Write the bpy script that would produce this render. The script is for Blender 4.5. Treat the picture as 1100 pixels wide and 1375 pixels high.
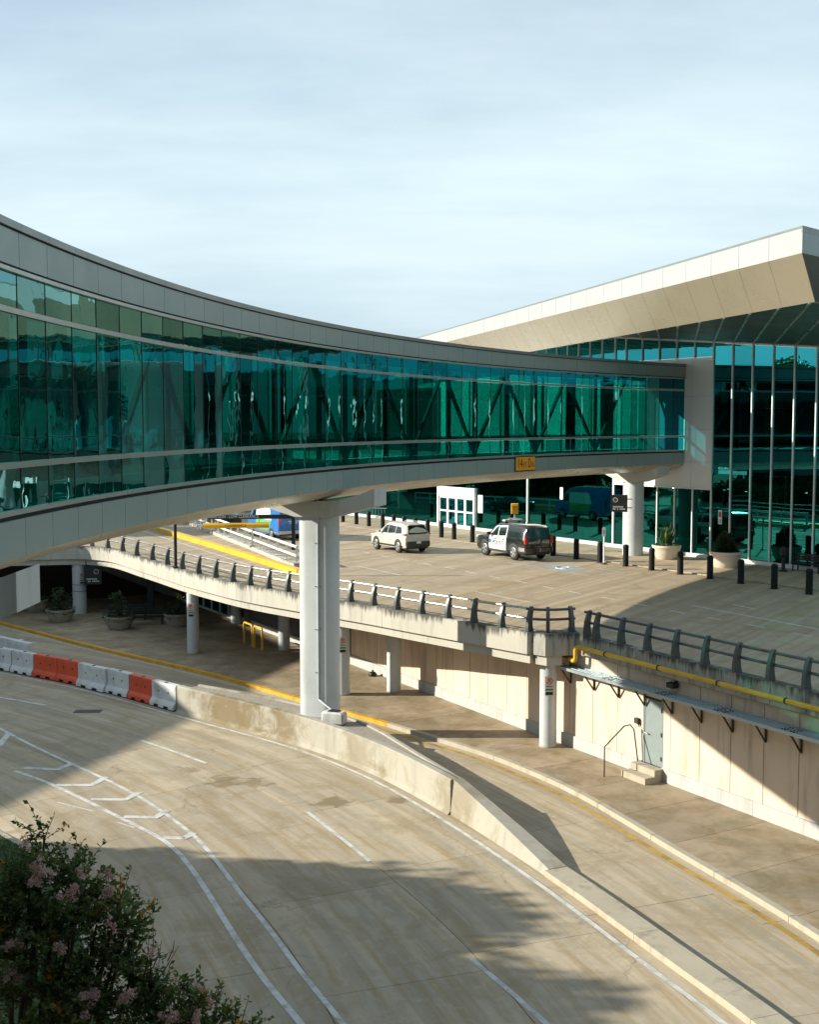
import bpy, bmesh, math, random
from mathutils import Vector, Matrix
from mathutils.geometry import tessellate_polygon
R_ = math.radians
rng = random.Random(7)
scene = bpy.context.scene
for o in list(bpy.data.objects):
    bpy.data.objects.remove(o)
col = scene.collection

# ------------------------------------------------------------------ camera
F, CX, CY, HOR, HC = 1604.17, 550.0, 687.5, 569.5, 11.75
PIT = math.atan((CY - HOR) / F)
cam_d = bpy.data.cameras.new('camera')
cam_d.sensor_fit = 'HORIZONTAL'
cam_d.sensor_width = 24.0
cam_d.lens = F / 1100.0 * 24.0
cam_d.clip_start, cam_d.clip_end = 0.1, 6000
cam = bpy.data.objects.new('camera', cam_d)
cam.location = (0, 0, HC)
cam.rotation_euler = (math.pi / 2 - PIT, 0, 0)
col.objects.link(cam)
scene.camera = cam

# ------------------------------------------------------------------ sky, sun, exposure
SUN_EL = R_(23.0)
K = 1 / math.tan(SUN_EL)            # shadow length per metre of height
world = bpy.data.worlds.new('World')
scene.world = world
world.use_nodes = True
wn, wl = world.node_tree.nodes, world.node_tree.links
wn.clear()
def N(nodes, t, **kw):
    n = nodes.new(t)
    for k, v in kw.items():
        setattr(n, k, v)
    return n
w_out = N(wn, 'ShaderNodeOutputWorld')
w_bg = N(wn, 'ShaderNodeBackground')
w_bg.inputs['Strength'].default_value = 0.085
sky = N(wn, 'ShaderNodeTexSky', sky_type='NISHITA', sun_disc=False)
sky.sun_elevation = SUN_EL
sky.sun_rotation = R_(-90)          # the sun stands to the left (-X)
sky.air_density = 1.0
sky.dust_density = 0.7
sky.ozone_density = 1.0
tc = N(wn, 'ShaderNodeTexCoord')
sep = N(wn, 'ShaderNodeSeparateXYZ')
wl.new(tc.outputs['Generated'], sep.inputs[0])
zc = N(wn, 'ShaderNodeMath', operation='MAXIMUM'); wl.new(sep.outputs['Z'], zc.inputs[0]); zc.inputs[1].default_value = 0.0
za = N(wn, 'ShaderNodeMath', operation='ADD'); wl.new(zc.outputs[0], za.inputs[0]); za.inputs[1].default_value = 0.16
dx = N(wn, 'ShaderNodeMath', operation='DIVIDE'); wl.new(sep.outputs['X'], dx.inputs[0]); wl.new(za.outputs[0], dx.inputs[1])
dy = N(wn, 'ShaderNodeMath', operation='DIVIDE'); wl.new(sep.outputs['Y'], dy.inputs[0]); wl.new(za.outputs[0], dy.inputs[1])
cmb = N(wn, 'ShaderNodeCombineXYZ'); wl.new(dx.outputs[0], cmb.inputs[0]); wl.new(dy.outputs[0], cmb.inputs[1])
mp = N(wn, 'ShaderNodeMapping'); mp.inputs['Scale'].default_value = (0.55, 0.85, 1); mp.inputs['Location'].default_value = (9.9, 7.7, 0)
mp.inputs['Rotation'].default_value = (0, 0, 0.12)
wl.new(cmb.outputs[0], mp.inputs['Vector'])
cn = N(wn, 'ShaderNodeTexNoise'); cn.inputs['Scale'].default_value = 1.0; cn.inputs['Detail'].default_value = 9; cn.inputs['Roughness'].default_value = 0.6
cn.inputs['Distortion'].default_value = 0.25
wl.new(mp.outputs[0], cn.inputs['Vector'])
cr = N(wn, 'ShaderNodeValToRGB')          # cloud thickness
cr.color_ramp.elements[0].position = 0.34; cr.color_ramp.elements[0].color = (0.24, 0.24, 0.24, 1)
cr.color_ramp.elements[1].position = 0.68; cr.color_ramp.elements[1].color = (0.52, 0.52, 0.52, 1)
wl.new(cn.outputs['Fac'], cr.inputs[0])
# the slanting path through the thin cloud sheet is longer near the horizon
zs = N(wn, 'ShaderNodeMath', operation='ADD'); wl.new(zc.outputs[0], zs.inputs[0]); zs.inputs[1].default_value = 0.07
od = N(wn, 'ShaderNodeMath', operation='DIVIDE'); wl.new(cr.outputs[0], od.inputs[0]); wl.new(zs.outputs[0], od.inputs[1])
ng = N(wn, 'ShaderNodeMath', operation='MULTIPLY'); wl.new(od.outputs[0], ng.inputs[0]); ng.inputs[1].default_value = -1.0
ex = N(wn, 'ShaderNodeMath', operation='EXPONENT'); wl.new(ng.outputs[0], ex.inputs[0])
cf = N(wn, 'ShaderNodeMath', operation='SUBTRACT'); cf.inputs[0].default_value = 1.0; wl.new(ex.outputs[0], cf.inputs[1])
cmix = N(wn, 'ShaderNodeMixRGB'); wl.new(cf.outputs[0], cmix.inputs['Fac'])
wl.new(sky.outputs[0], cmix.inputs['Color1'])
cn2 = N(wn, 'ShaderNodeTexNoise'); cn2.inputs['Scale'].default_value = 0.9; cn2.inputs['Detail'].default_value = 7; cn2.inputs['Roughness'].default_value = 0.58
mp2 = N(wn, 'ShaderNodeMapping'); mp2.inputs['Scale'].default_value = (0.42, 0.95, 1); mp2.inputs['Location'].default_value = (0.4, 14.3, 0); wl.new(cmb.outputs[0], mp2.inputs['Vector']); wl.new(mp2.outputs[0], cn2.inputs['Vector'])
cr2 = N(wn, 'ShaderNodeValToRGB'); wl.new(cn2.outputs['Fac'], cr2.inputs[0])
cr2.color_ramp.elements[0].position = 0.34; cr2.color_ramp.elements[0].color = (0.47, 0.61, 0.70, 1)
cr2.color_ramp.elements[1].position = 0.62; cr2.color_ramp.elements[1].color = (0.84, 0.97, 0.99, 1)
csc = N(wn, 'ShaderNodeMixRGB', blend_type='MULTIPLY'); csc.inputs['Fac'].default_value = 1.0; wl.new(cr2.outputs[0], csc.inputs['Color1']); csc.inputs['Color2'].default_value = (10.6, 10.6, 10.6, 1)
wl.new(csc.outputs[0], cmix.inputs['Color2'])
# grey-blue distance haze low in the sky
hz1 = N(wn, 'ShaderNodeMath', operation='MULTIPLY'); wl.new(zc.outputs[0], hz1.inputs[0]); hz1.inputs[1].default_value = -4.3
hz2 = N(wn, 'ShaderNodeMath', operation='EXPONENT'); wl.new(hz1.outputs[0], hz2.inputs[0])
hz3 = N(wn, 'ShaderNodeMath', operation='MULTIPLY'); wl.new(hz2.outputs[0], hz3.inputs[0]); hz3.inputs[1].default_value = 0.92
hmix = N(wn, 'ShaderNodeMixRGB'); wl.new(hz3.outputs[0], hmix.inputs['Fac']); wl.new(cmix.outputs[0], hmix.inputs['Color1']); hmix.inputs['Color2'].default_value = (3.7, 4.75, 5.35, 1)
wl.new(hmix.outputs[0], w_bg.inputs['Color'])
wl.new(w_bg.outputs[0], w_out.inputs['Surface'])

sun_d = bpy.data.lights.new('sun', 'SUN')
sun_d.energy = 5.0
sun_d.angle = R_(0.55)
sun_d.color = (1.0, 0.92, 0.77)
sun = bpy.data.objects.new('sun', sun_d)
sun.rotation_euler = Vector((math.cos(SUN_EL), 0.0, -math.sin(SUN_EL))).to_track_quat('-Z', 'Y').to_euler()
sun.location = (-60, 0, 60)
col.objects.link(sun)
scene.view_settings.view_transform = 'Standard'
scene.view_settings.look = 'None'
scene.view_settings.exposure = 0.70
scene.view_settings.gamma = 1
try:
    scene.render.engine = 'CYCLES'
    scene.cycles.transparent_max_bounces = 16
    scene.cycles.max_bounces = 10
except Exception:
    pass

# ------------------------------------------------------------------ pixel helpers (a pixel gives a direction; the plane gives the distance)
def ray(x, y):
    a = (x - CX) / F; b = -(y - CY) / F
    return Vector((a, math.cos(PIT) + b * math.sin(PIT), -math.sin(PIT) + b * math.cos(PIT)))
def G(x, y, z=0.0):
    r = ray(x, y); t = (z - HC) / r.z
    return Vector((r.x * t, r.y * t, z))
def G2(x, y, z=0.0):
    v = G(x, y, z); return Vector((v.x, v.y))
def atd(x, y, d):
    r = ray(x, y); t = d / r.y
    return Vector((r.x * t, d, HC + r.z * t))

# ------------------------------------------------------------------ mesh helpers
class MB:
    def __init__(s): s.v = []; s.f = []
    def add(s, vs, fs):
        b = len(s.v); s.v += [Vector(v) for v in vs]; s.f += [tuple(i + b for i in f) for f in fs]; return s
    def quad(s, a, b, c, d): return s.add([a, b, c, d], [(0, 1, 2, 3)])
    def box(s, c, size, rz=0.0, bev=0.0):
        hx, hy, hz = size[0] / 2, size[1] / 2, size[2] / 2
        cs, sn = math.cos(rz), math.sin(rz)
        if bev <= 0:
            vs = [(x, y, z) for z in (-hz, hz) for x, y in ((-hx, -hy), (hx, -hy), (hx, hy), (-hx, hy))]
            fs = [(3, 2, 1, 0), (4, 5, 6, 7), (0, 1, 5, 4), (1, 2, 6, 5), (2, 3, 7, 6), (3, 0, 4, 7)]
        else:
            b = bev; lv = []
            for z, k in ((-hz, b), (-hz + b, 0), (hz - b, 0), (hz, b)):
                x1, y1 = hx - k, hy - k
                lv += [(-x1 + b, -y1, z), (x1 - b, -y1, z), (x1, -y1 + b, z), (x1, y1 - b, z), (x1 - b, y1, z), (-x1 + b, y1, z), (-x1, y1 - b, z), (-x1, -y1 + b, z)]
            vs = lv; fs = [tuple(range(7, -1, -1)), tuple(range(24, 32))]
            for l in range(3):
                for i in range(8):
                    fs.append((l * 8 + i, l * 8 + (i + 1) % 8, l * 8 + 8 + (i + 1) % 8, l * 8 + 8 + i))
        vs = [(c[0] + x * cs - y * sn, c[1] + x * sn + y * cs, c[2] + z) for x, y, z in vs]
        return s.add(vs, fs)
    def bar(s, a, b, w, h, up=(0, 0, 1)):
        a, b = Vector(a), Vector(b); d = (b - a).normalized(); up = Vector(up)
        sd = d.cross(up)
        if sd.length < 1e-4: sd = d.cross(Vector((0, 1, 0)))
        sd.normalize(); u = sd.cross(d).normalized()
        vs = []
        for p in (a, b):
            for i, j in ((-1, -1), (1, -1), (1, 1), (-1, 1)):
                vs.append(p + sd * (w / 2 * i) + u * (h / 2 * j))
        return s.add(vs, [(3, 2, 1, 0), (4, 5, 6, 7), (0, 1, 5, 4), (1, 2, 6, 5), (2, 3, 7, 6), (3, 0, 4, 7)])
    def prism(s, poly, z0, z1):
        """poly: list of (x,y); z0/z1 numbers or lists"""
        n = len(poly)
        zz0 = z0 if isinstance(z0, (list, tuple)) else [z0] * n
        zz1 = z1 if isinstance(z1, (list, tuple)) else [z1] * n
        vs = [(p[0], p[1], zz0[i]) for i, p in enumerate(poly)] + [(p[0], p[1], zz1[i]) for i, p in enumerate(poly)]
        tri = tessellate_polygon([[Vector((p[0], p[1], 0)) for p in poly]])
        fs = []
        area = sum(poly[i][0] * poly[(i + 1) % n][1] - poly[(i + 1) % n][0] * poly[i][1] for i in range(n))
        for t in tri:
            a, b, c = [Vector((poly[i][0], poly[i][1])) for i in t]
            ccw = (b - a).x * (c - a).y - (b - a).y * (c - a).x > 0
            t = tuple(t) if ccw else tuple(reversed(t))
            fs.append(tuple(i + n for i in t)); fs.append(tuple(reversed(t)))
        for i in range(n):
            j = (i + 1) % n
            fs.append((i, j, n + j, n + i) if area > 0 else (j, i, n + i, n + j))
        return s.add(vs, fs)
    def tube(s, pts, r, n=8, closed=False, caps=True):
        pts = [Vector(p) for p in pts]; m = len(pts)
        rr = r if isinstance(r, (list, tuple)) else [r] * m
        vs = []; fs = []
        pu = None
        for i, p in enumerate(pts):
            if closed: d = (pts[(i + 1) % m] - pts[i - 1])
            else: d = pts[min(i + 1, m - 1)] - pts[max(i - 1, 0)]
            d.normalize()
            if pu is None:
                u = d.cross(Vector((0, 0, 1)))
                if u.length < 1e-3: u = d.cross(Vector((0, 1, 0)))
            else:
                u = pu - d * pu.dot(d)
            u.normalize(); pu = u; w = d.cross(u)
            for k in range(n):
                a = 2 * math.pi * k / n
                vs.append(p + u * (rr[i] * math.cos(a)) + w * (rr[i] * math.sin(a)))
        L = m if closed else m - 1
        for i in range(L):
            for k in range(n):
                a, b = i * n + k, i * n + (k + 1) % n
                c, d = ((i + 1) % m) * n + (k + 1) % n, ((i + 1) % m) * n + k
                fs.append((a, b, c, d))
        if caps and not closed:
            fs.append(tuple(range(n - 1, -1, -1))); fs.append(tuple((m - 1) * n + k for k in range(n)))
        return s.add(vs, fs)
    def lathe(s, prof, n=20, c=(0, 0, 0)):
        vs = []; fs = []
        for r, z in prof:
            for k in range(n):
                a = 2 * math.pi * k / n
                vs.append((c[0] + r * math.cos(a), c[1] + r * math.sin(a), c[2] + z))
        for i in range(len(prof) - 1):
            for k in range(n):
                fs.append((i * n + k, i * n + (k + 1) % n, (i + 1) * n + (k + 1) % n, (i + 1) * n + k))
        fs.append(tuple(range(n - 1, -1, -1))); fs.append(tuple((len(prof) - 1) * n + k for k in range(n)))
        return s.add(vs, fs)
    def grid(s, rows):
        h = len(rows); w = len(rows[0]); vs = [p for r in rows for p in r]
        return s.add(vs, [(i * w + j, i * w + j + 1, (i + 1) * w + j + 1, (i + 1) * w + j) for i in range(h - 1) for j in range(w - 1)])

ORG = {}
def tagit(o, label=None, cat=None, group=None, kind=None):
    if label: o['label'] = label
    if cat: o['category'] = cat
    if group: o['group'] = group
    if kind: o['kind'] = kind
    return o
def T(name, loc, rz=0.0, label=None, cat=None, group=None, kind=None):
    o = bpy.data.objects.new(name, None); col.objects.link(o)
    o.empty_display_size = 0.2
    loc = Vector((loc[0], loc[1], loc[2])); o.location = loc; o.rotation_euler = (0, 0, rz)
    ORG[o.name] = Matrix.Translation(loc) @ Matrix.Rotation(rz, 4, 'Z')
    return tagit(o, label, cat, group, kind)
def O(name, mb, mat, parent=None, label=None, cat=None, group=None, kind=None, smooth=None, local=False):
    """link a mesh; vertices are in world space unless local; returns the object"""
    me = bpy.data.meshes.new(name)
    if parent is not None and not local:
        inv = ORG[parent.name].inverted(); vs = [inv @ v for v in mb.v]; mw = ORG[parent.name]
    elif parent is None and not local:
        cx = sum(v.x for v in mb.v) / len(mb.v); cy = sum(v.y for v in mb.v) / len(mb.v); cz = min(v.z for v in mb.v)
        c = Vector((cx, cy, cz)); vs = [v - c for v in mb.v]; mw = Matrix.Translation(c)
    else:
        vs = mb.v; mw = ORG[parent.name] if parent is not None else Matrix.Identity(4)
    me.from_pydata([tuple(v) for v in vs], [], mb.f)
    me.validate(); me.update()
    o = bpy.data.objects.new(name, me); col.objects.link(o)
    if parent is not None: o.parent = parent
    else: o.location = mw.to_translation()
    ORG[o.name] = mw
    if mat is not None: me.materials.append(mat)
    if smooth is not None:
        if smooth >= 180:
            for p in me.polygons: p.use_smooth = True
        else:
            try: me.shade_smooth()
            except Exception:
                for p in me.polygons: p.use_smooth = True
            try: me.set_sharp_from_angle(angle=R_(smooth))
            except Exception: pass
    return tagit(o, label, cat, group, kind)
def copy_tree(o, parent=None, loc=None, rz=None, label=None):
    c = o.copy(); col.objects.link(c); c.parent = parent
    if loc is not None: c.location = loc
    if rz is not None: c.rotation_euler = (0, 0, rz)
    if label: c['label'] = label
    for ch in o.children: copy_tree(ch, c)
    return c
def text_mb(s, size, origin, xdir, ydir, depth=0.004, align='CENTER', sx=1.0):
    cu = bpy.data.curves.new('txt', 'FONT'); cu.body = s; cu.size = size; cu.align_x = align; cu.align_y = 'CENTER'
    cu.resolution_u = 3
    ob = bpy.data.objects.new('txt', cu); col.objects.link(ob)
    dg = bpy.context.evaluated_depsgraph_get(); dg.update()
    me = bpy.data.meshes.new_from_object(ob.evaluated_get(dg))
    mb = MB(); xd, yd, o = Vector(xdir).normalized(), Vector(ydir).normalized(), Vector(origin)
    mb.add([o + xd * (v.co.x * sx) + yd * v.co.y for v in me.vertices], [tuple(p.vertices) for p in me.polygons])
    bpy.data.objects.remove(ob); bpy.data.curves.remove(cu); bpy.data.meshes.remove(me)
    return mb

def catmull(pts, n=6):
    pts = [Vector(p) for p in pts]; out = []
    for i in range(len(pts) - 1):
        p0 = pts[i - 1] if i > 0 else pts[0] * 2 - pts[1]
        p1, p2 = pts[i], pts[i + 1]
        p3 = pts[i + 2] if i + 2 < len(pts) else p2 * 2 - p1
        for k in range(n):
            t = k / n
            out.append(0.5 * ((2 * p1) + (p2 - p0) * t + (2 * p0 - 5 * p1 + 4 * p2 - p3) * t * t + (3 * p1 - p0 - 3 * p2 + p3) * t ** 3))
    out.append(pts[-1]); return out
def smoothp(pts, it=2):
    pts = [Vector(p) for p in pts]
    for _ in range(it):
        q = [pts[0]]
        for i in range(1, len(pts) - 1): q.append((pts[i - 1] + pts[i] * 2 + pts[i + 1]) / 4)
        q.append(pts[-1]); pts = q
    return pts
def resample(pts, step):
    out = [pts[0].copy()]; acc = 0.0
    for i in range(len(pts) - 1):
        a, b = pts[i], pts[i + 1]; L = (b - a).length
        while acc + L >= step:
            t = (step - acc) / L; a = a.lerp(b, t); out.append(a.copy()); L = (b - a).length; acc = 0.0
        acc += L
    if (out[-1] - pts[-1]).length > step * 0.2: out.append(pts[-1].copy())
    return out
def normals2(pts):
    """right-hand normals along a 2d polyline"""
    out = []
    for i in range(len(pts)):
        d = pts[min(i + 1, len(pts) - 1)] - pts[max(i - 1, 0)]; d.normalize(); out.append(Vector((d.y, -d.x)))
    return out
def offset2(pts, d):
    return [p + n * d for p, n in zip(pts, normals2(pts))]
def strip(pts, w, z, mb=None):
    a, b = offset2(pts, -w / 2), offset2(pts, w / 2); mb = mb or MB()
    zz = z if callable(z) else (lambda p: z)
    mb.grid([[(p.x, p.y, zz(p)) for p in b], [(p.x, p.y, zz(p)) for p in a]])
    return mb
def ribbon(a, b, z0, z1, mb=None):
    """solid between polyline a and b from z0 to z1"""
    return (mb or MB()).prism([(p.x, p.y) for p in a] + [(p.x, p.y) for p in reversed(b)], z0, z1)

# ------------------------------------------------------------------ materials
def new_mat(name):
    m = bpy.data.materials.new(name); m.use_nodes = True
    nt = m.node_tree; nt.nodes.clear()
    out = nt.nodes.new('ShaderNodeOutputMaterial')
    return m, nt.nodes, nt.links, out
def pos_node(nodes, links, scale=(1, 1, 1)):
    g = nodes.new('ShaderNodeNewGeometry'); mp = nodes.new('ShaderNodeMapping')
    mp.inputs['Scale'].default_value = scale
    links.new(g.outputs['Position'], mp.inputs['Vector']); return mp.outputs[0]
def ramp(nodes, links, fac, stops):
    r = nodes.new('ShaderNodeValToRGB')
    while len(r.color_ramp.elements) < len(stops): r.color_ramp.elements.new(0.5)
    for e, (p, c) in zip(r.color_ramp.elements, stops):
        e.position = p; e.color = (c[0], c[1], c[2], 1) if not isinstance(c, float) else (c, c, c, 1)
    links.new(fac, r.inputs[0]); return r.outputs[0]
def noise(nodes, links, vec, scale, detail=4, rough=0.55, dist=0.0):
    n = nodes.new('ShaderNodeTexNoise'); n.inputs['Scale'].default_value = scale; n.inputs['Detail'].default_value = detail
    n.inputs['Roughness'].default_value = rough; n.inputs['Distortion'].default_value = dist
    if vec is not None: links.new(vec, n.inputs['Vector'])
    return n.outputs['Fac']
def mixc(nodes, links, fac, a, b, mode='MIX'):
    m = nodes.new('ShaderNodeMixRGB'); m.blend_type = mode
    for sock, v in ((m.inputs['Fac'], fac), (m.inputs['Color1'], a), (m.inputs['Color2'], b)):
        if isinstance(v, (int, float)): sock.default_value = v
        elif isinstance(v, (tuple, list)): sock.default_value = (v[0], v[1], v[2], 1)
        else: links.new(v, sock)
    return m.outputs[0]
def math_n(nodes, links, op, a, b=0.0):
    m = nodes.new('ShaderNodeMath'); m.operation = op
    for s, v in ((m.inputs[0], a), (m.inputs[1], b)):
        if isinstance(v, (int, float)): s.default_value = v
        else: links.new(v, s)
    return m.outputs[0]
def principled(nodes, links, out, color, rough=0.6, metal=0.0, spec=0.5, bump=None, bstr=0.2, bdist=0.01, coat=0.0):
    p = nodes.new('ShaderNodeBsdfPrincipled')
    if isinstance(color, (tuple, list)): p.inputs['Base Color'].default_value = (color[0], color[1], color[2], 1)
    else: links.new(color, p.inputs['Base Color'])
    if isinstance(rough, (int, float)): p.inputs['Roughness'].default_value = rough
    else: links.new(rough, p.inputs['Roughness'])
    p.inputs['Metallic'].default_value = metal
    p.inputs['Specular IOR Level'].default_value = spec
    p.inputs['Coat Weight'].default_value = coat
    if bump is not None:
        b = nodes.new('ShaderNodeBump'); b.inputs['Strength'].default_value = bstr; b.inputs['Distance'].default_value = bdist
        links.new(bump, b.inputs['Height']); links.new(b.outputs[0], p.inputs['Normal'])
    links.new(p.outputs[0], out.inputs['Surface']); return p
def simple(name, c, rough=0.5, metal=0.0, spec=0.5, var=0.12, vs=3.0, dirt=0.0, bump=0.0, coat=0.0):
    m, n, l, out = new_mat(name)
    v = pos_node(n, l)
    f = noise(n, l, v, vs, 5, 0.6)
    cc = mixc(n, l, f, tuple(x * (1 - var) for x in c), tuple(min(1, x * (1 + var)) for x in c))
    if dirt > 0:
        f2 = noise(n, l, v, vs * 0.45, 6, 0.65, 0.4)
        d = ramp(n, l, f2, [(0.45, 0.0), (0.72, dirt)])
        cc = mixc(n, l, d, cc, (c[0] * 0.35 + 0.02, c[1] * 0.33 + 0.018, c[2] * 0.28 + 0.012))
    rr = ramp(n, l, f, [(0.3, max(0.03, rough - 0.08)), (0.7, min(1.0, rough + 0.08))])
    bn = noise(n, l, v, vs * 14, 3) if bump > 0 else None
    principled(n, l, out, cc, rr, metal, spec, bn, bump, 0.01, coat)
    return m
def object_random(n, l, amt):
    oi = n.new('ShaderNodeObjectInfo')
    return ramp(n, l, oi.outputs['Random'], [(0.0, 1 - amt), (1.0, 1 + amt * 0.6)])

def concrete_road(name, base, centre, stains=(), yellowish=0.0, tracks=True, moss=0.0):
    m, n, l, out = new_mat(name)
    v = pos_node(n, l)
    big = noise(n, l, v, 0.22, 6, 0.6, 0.3)
    mid = noise(n, l, v, 1.1, 8, 0.62)
    fine = noise(n, l, v, 22, 4, 0.7)
    c = mixc(n, l, big, tuple(x * 0.80 for x in base), tuple(x * 1.16 for x in base))
    c = mixc(n, l, ramp(n, l, mid, [(0.35, 0.0), (0.75, 0.45)]), c, tuple(b * k for b, k in zip(base, (0.80, 0.74, 0.62))))
    # streaks along the lane
    g = n.new('ShaderNodeNewGeometry'); sb = n.new('ShaderNodeVectorMath'); sb.operation = 'SUBTRACT'
    l.new(g.outputs['Position'], sb.inputs[0]); sb.inputs[1].default_value = (centre[0], centre[1], 0)
    sp = n.new('ShaderNodeSeparateXYZ'); l.new(sb.outputs[0], sp.inputs[0])
    r2 = math_n(n, l, 'SQRT', math_n(n, l, 'ADD', math_n(n, l, 'MULTIPLY', sp.outputs[0], sp.outputs[0]), math_n(n, l, 'MULTIPLY', sp.outputs[1], sp.outputs[1])))
    an = math_n(n, l, 'ARCTAN2', sp.outputs[1], sp.outputs[0])
    cb = n.new('ShaderNodeCombineXYZ'); l.new(math_n(n, l, 'MULTIPLY', r2, 1.3), cb.inputs[0]); l.new(math_n(n, l, 'MULTIPLY', an, 5.0), cb.inputs[1])
    if tracks:
        tr = noise(n, l, cb.outputs[0], 1.0, 5, 0.6)
        c = mixc(n, l, ramp(n, l, tr, [(0.40, 0.0), (0.66, 0.75)]), c, tuple(b * k for b, k in zip(base, (0.56, 0.60, 0.62))))
    # brown grime and grit in drifts, drip spots along the lanes
    dn_ = noise(n, l, cb.outputs[0] if tracks else v, 2.2 if tracks else 1.0, 7, 0.68, 0.5)
    c = mixc(n, l, ramp(n, l, dn_, [(0.47, 0.0), (0.68, 0.72)]), c, tuple(b * k for b, k in zip(base, (0.62, 0.50, 0.30))))
    bl_ = noise(n, l, v, 0.45, 8, 0.7, 0.9)
    c = mixc(n, l, ramp(n, l, bl_, [(0.50, 0.0), (0.64, 0.62)]), c, tuple(b * k for b, k in zip(base, (0.58, 0.54, 0.42))))
    c = mixc(n, l, ramp(n, l, noise(n, l, v, 3.4, 6, 0.7), [(0.30, 0.30), (0.46, 0.0)]), c, tuple(min(1, b * k) for b, k in zip(base, (1.25, 1.27, 1.25))))
    # slab to slab tone
    c = mixc(n, l, 1.0, c, object_random(n, l, 0.10), 'MULTIPLY')
    # dark specks and oil
    sp1 = noise(n, l, v, 5.5, 6, 0.75, 0.6)
    c = mixc(n, l, ramp(n, l, sp1, [(0.63, 0.0), (0.74, 0.6)]), c, tuple(b * 0.42 for b in base))
    # hairline cracks
    vo = n.new('ShaderNodeTexVoronoi'); vo.feature = 'DISTANCE_TO_EDGE'; vo.inputs['Scale'].default_value = 0.16
    wv = n.new('ShaderNodeTexNoise'); wv.inputs['Scale'].default_value = 1.2; wv.inputs['Detail'].default_value = 5; l.new(v, wv.inputs['Vector'])
    wsc = n.new('ShaderNodeVectorMath'); wsc.operation = 'SCALE'; l.new(wv.outputs['Color'], wsc.inputs[0]); wsc.inputs['Scale'].default_value = 1.3
    wad = n.new('ShaderNodeVectorMath'); l.new(v, wad.inputs[0]); l.new(wsc.outputs[0], wad.inputs[1]); l.new(wad.outputs[0], vo.inputs['Vector'])
    crk = ramp(n, l, vo.outputs['Distance'], [(0.0, 0.8), (0.0045, 0.0)])
    crk = math_n(n, l, 'MULTIPLY', crk, ramp(n, l, big, [(0.5, 0.0), (0.6, 1.0)]))
    c = mixc(n, l, crk, c, tuple(b * 0.3 for b in base))
    # shaped wet / oil stains
    for (sx, sy, sr, sa) in stains:
        dn = n.new('ShaderNodeVectorMath'); dn.operation = 'DISTANCE'; l.new(v, dn.inputs[0]); dn.inputs[1].default_value = (sx, sy, 0)
        d = math_n(n, l, 'DIVIDE', dn.outputs['Value'], sr)
        nz = noise(n, l, v, 1.6, 5, 0.6, 0.8)
        e = math_n(n, l, 'ADD', d, math_n(n, l, 'MULTIPLY', math_n(n, l, 'SUBTRACT', nz, 0.5), 3.2))
        c = mixc(n, l, ramp(n, l, e, [(0.35, sa), (0.75, 0.0)]), c, tuple(b * k for b, k in zip(base, (0.42, 0.38, 0.28))))
    if moss > 0:
        ms = noise(n, l, v, 0.5, 7, 0.65, 0.6)
        c = mixc(n, l, ramp(n, l, ms, [(0.45, 0.0), (0.68, moss)]), c, (0.10, 0.095, 0.05))
    c = mixc(n, l, math_n(n, l, 'MULTIPLY', math_n(n, l, 'SUBTRACT', fine, 0.5), 0.35), c, tuple(b * 0.5 for b in base))
    rr = ramp(n, l, mid, [(0.3, 0.72), (0.8, 0.92)])
    bh = mixc(n, l, 0.35, fine, mid)
    principled(n, l, out, c, rr, 0, 0.35, bh, 0.22, 0.012)
    return m
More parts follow.
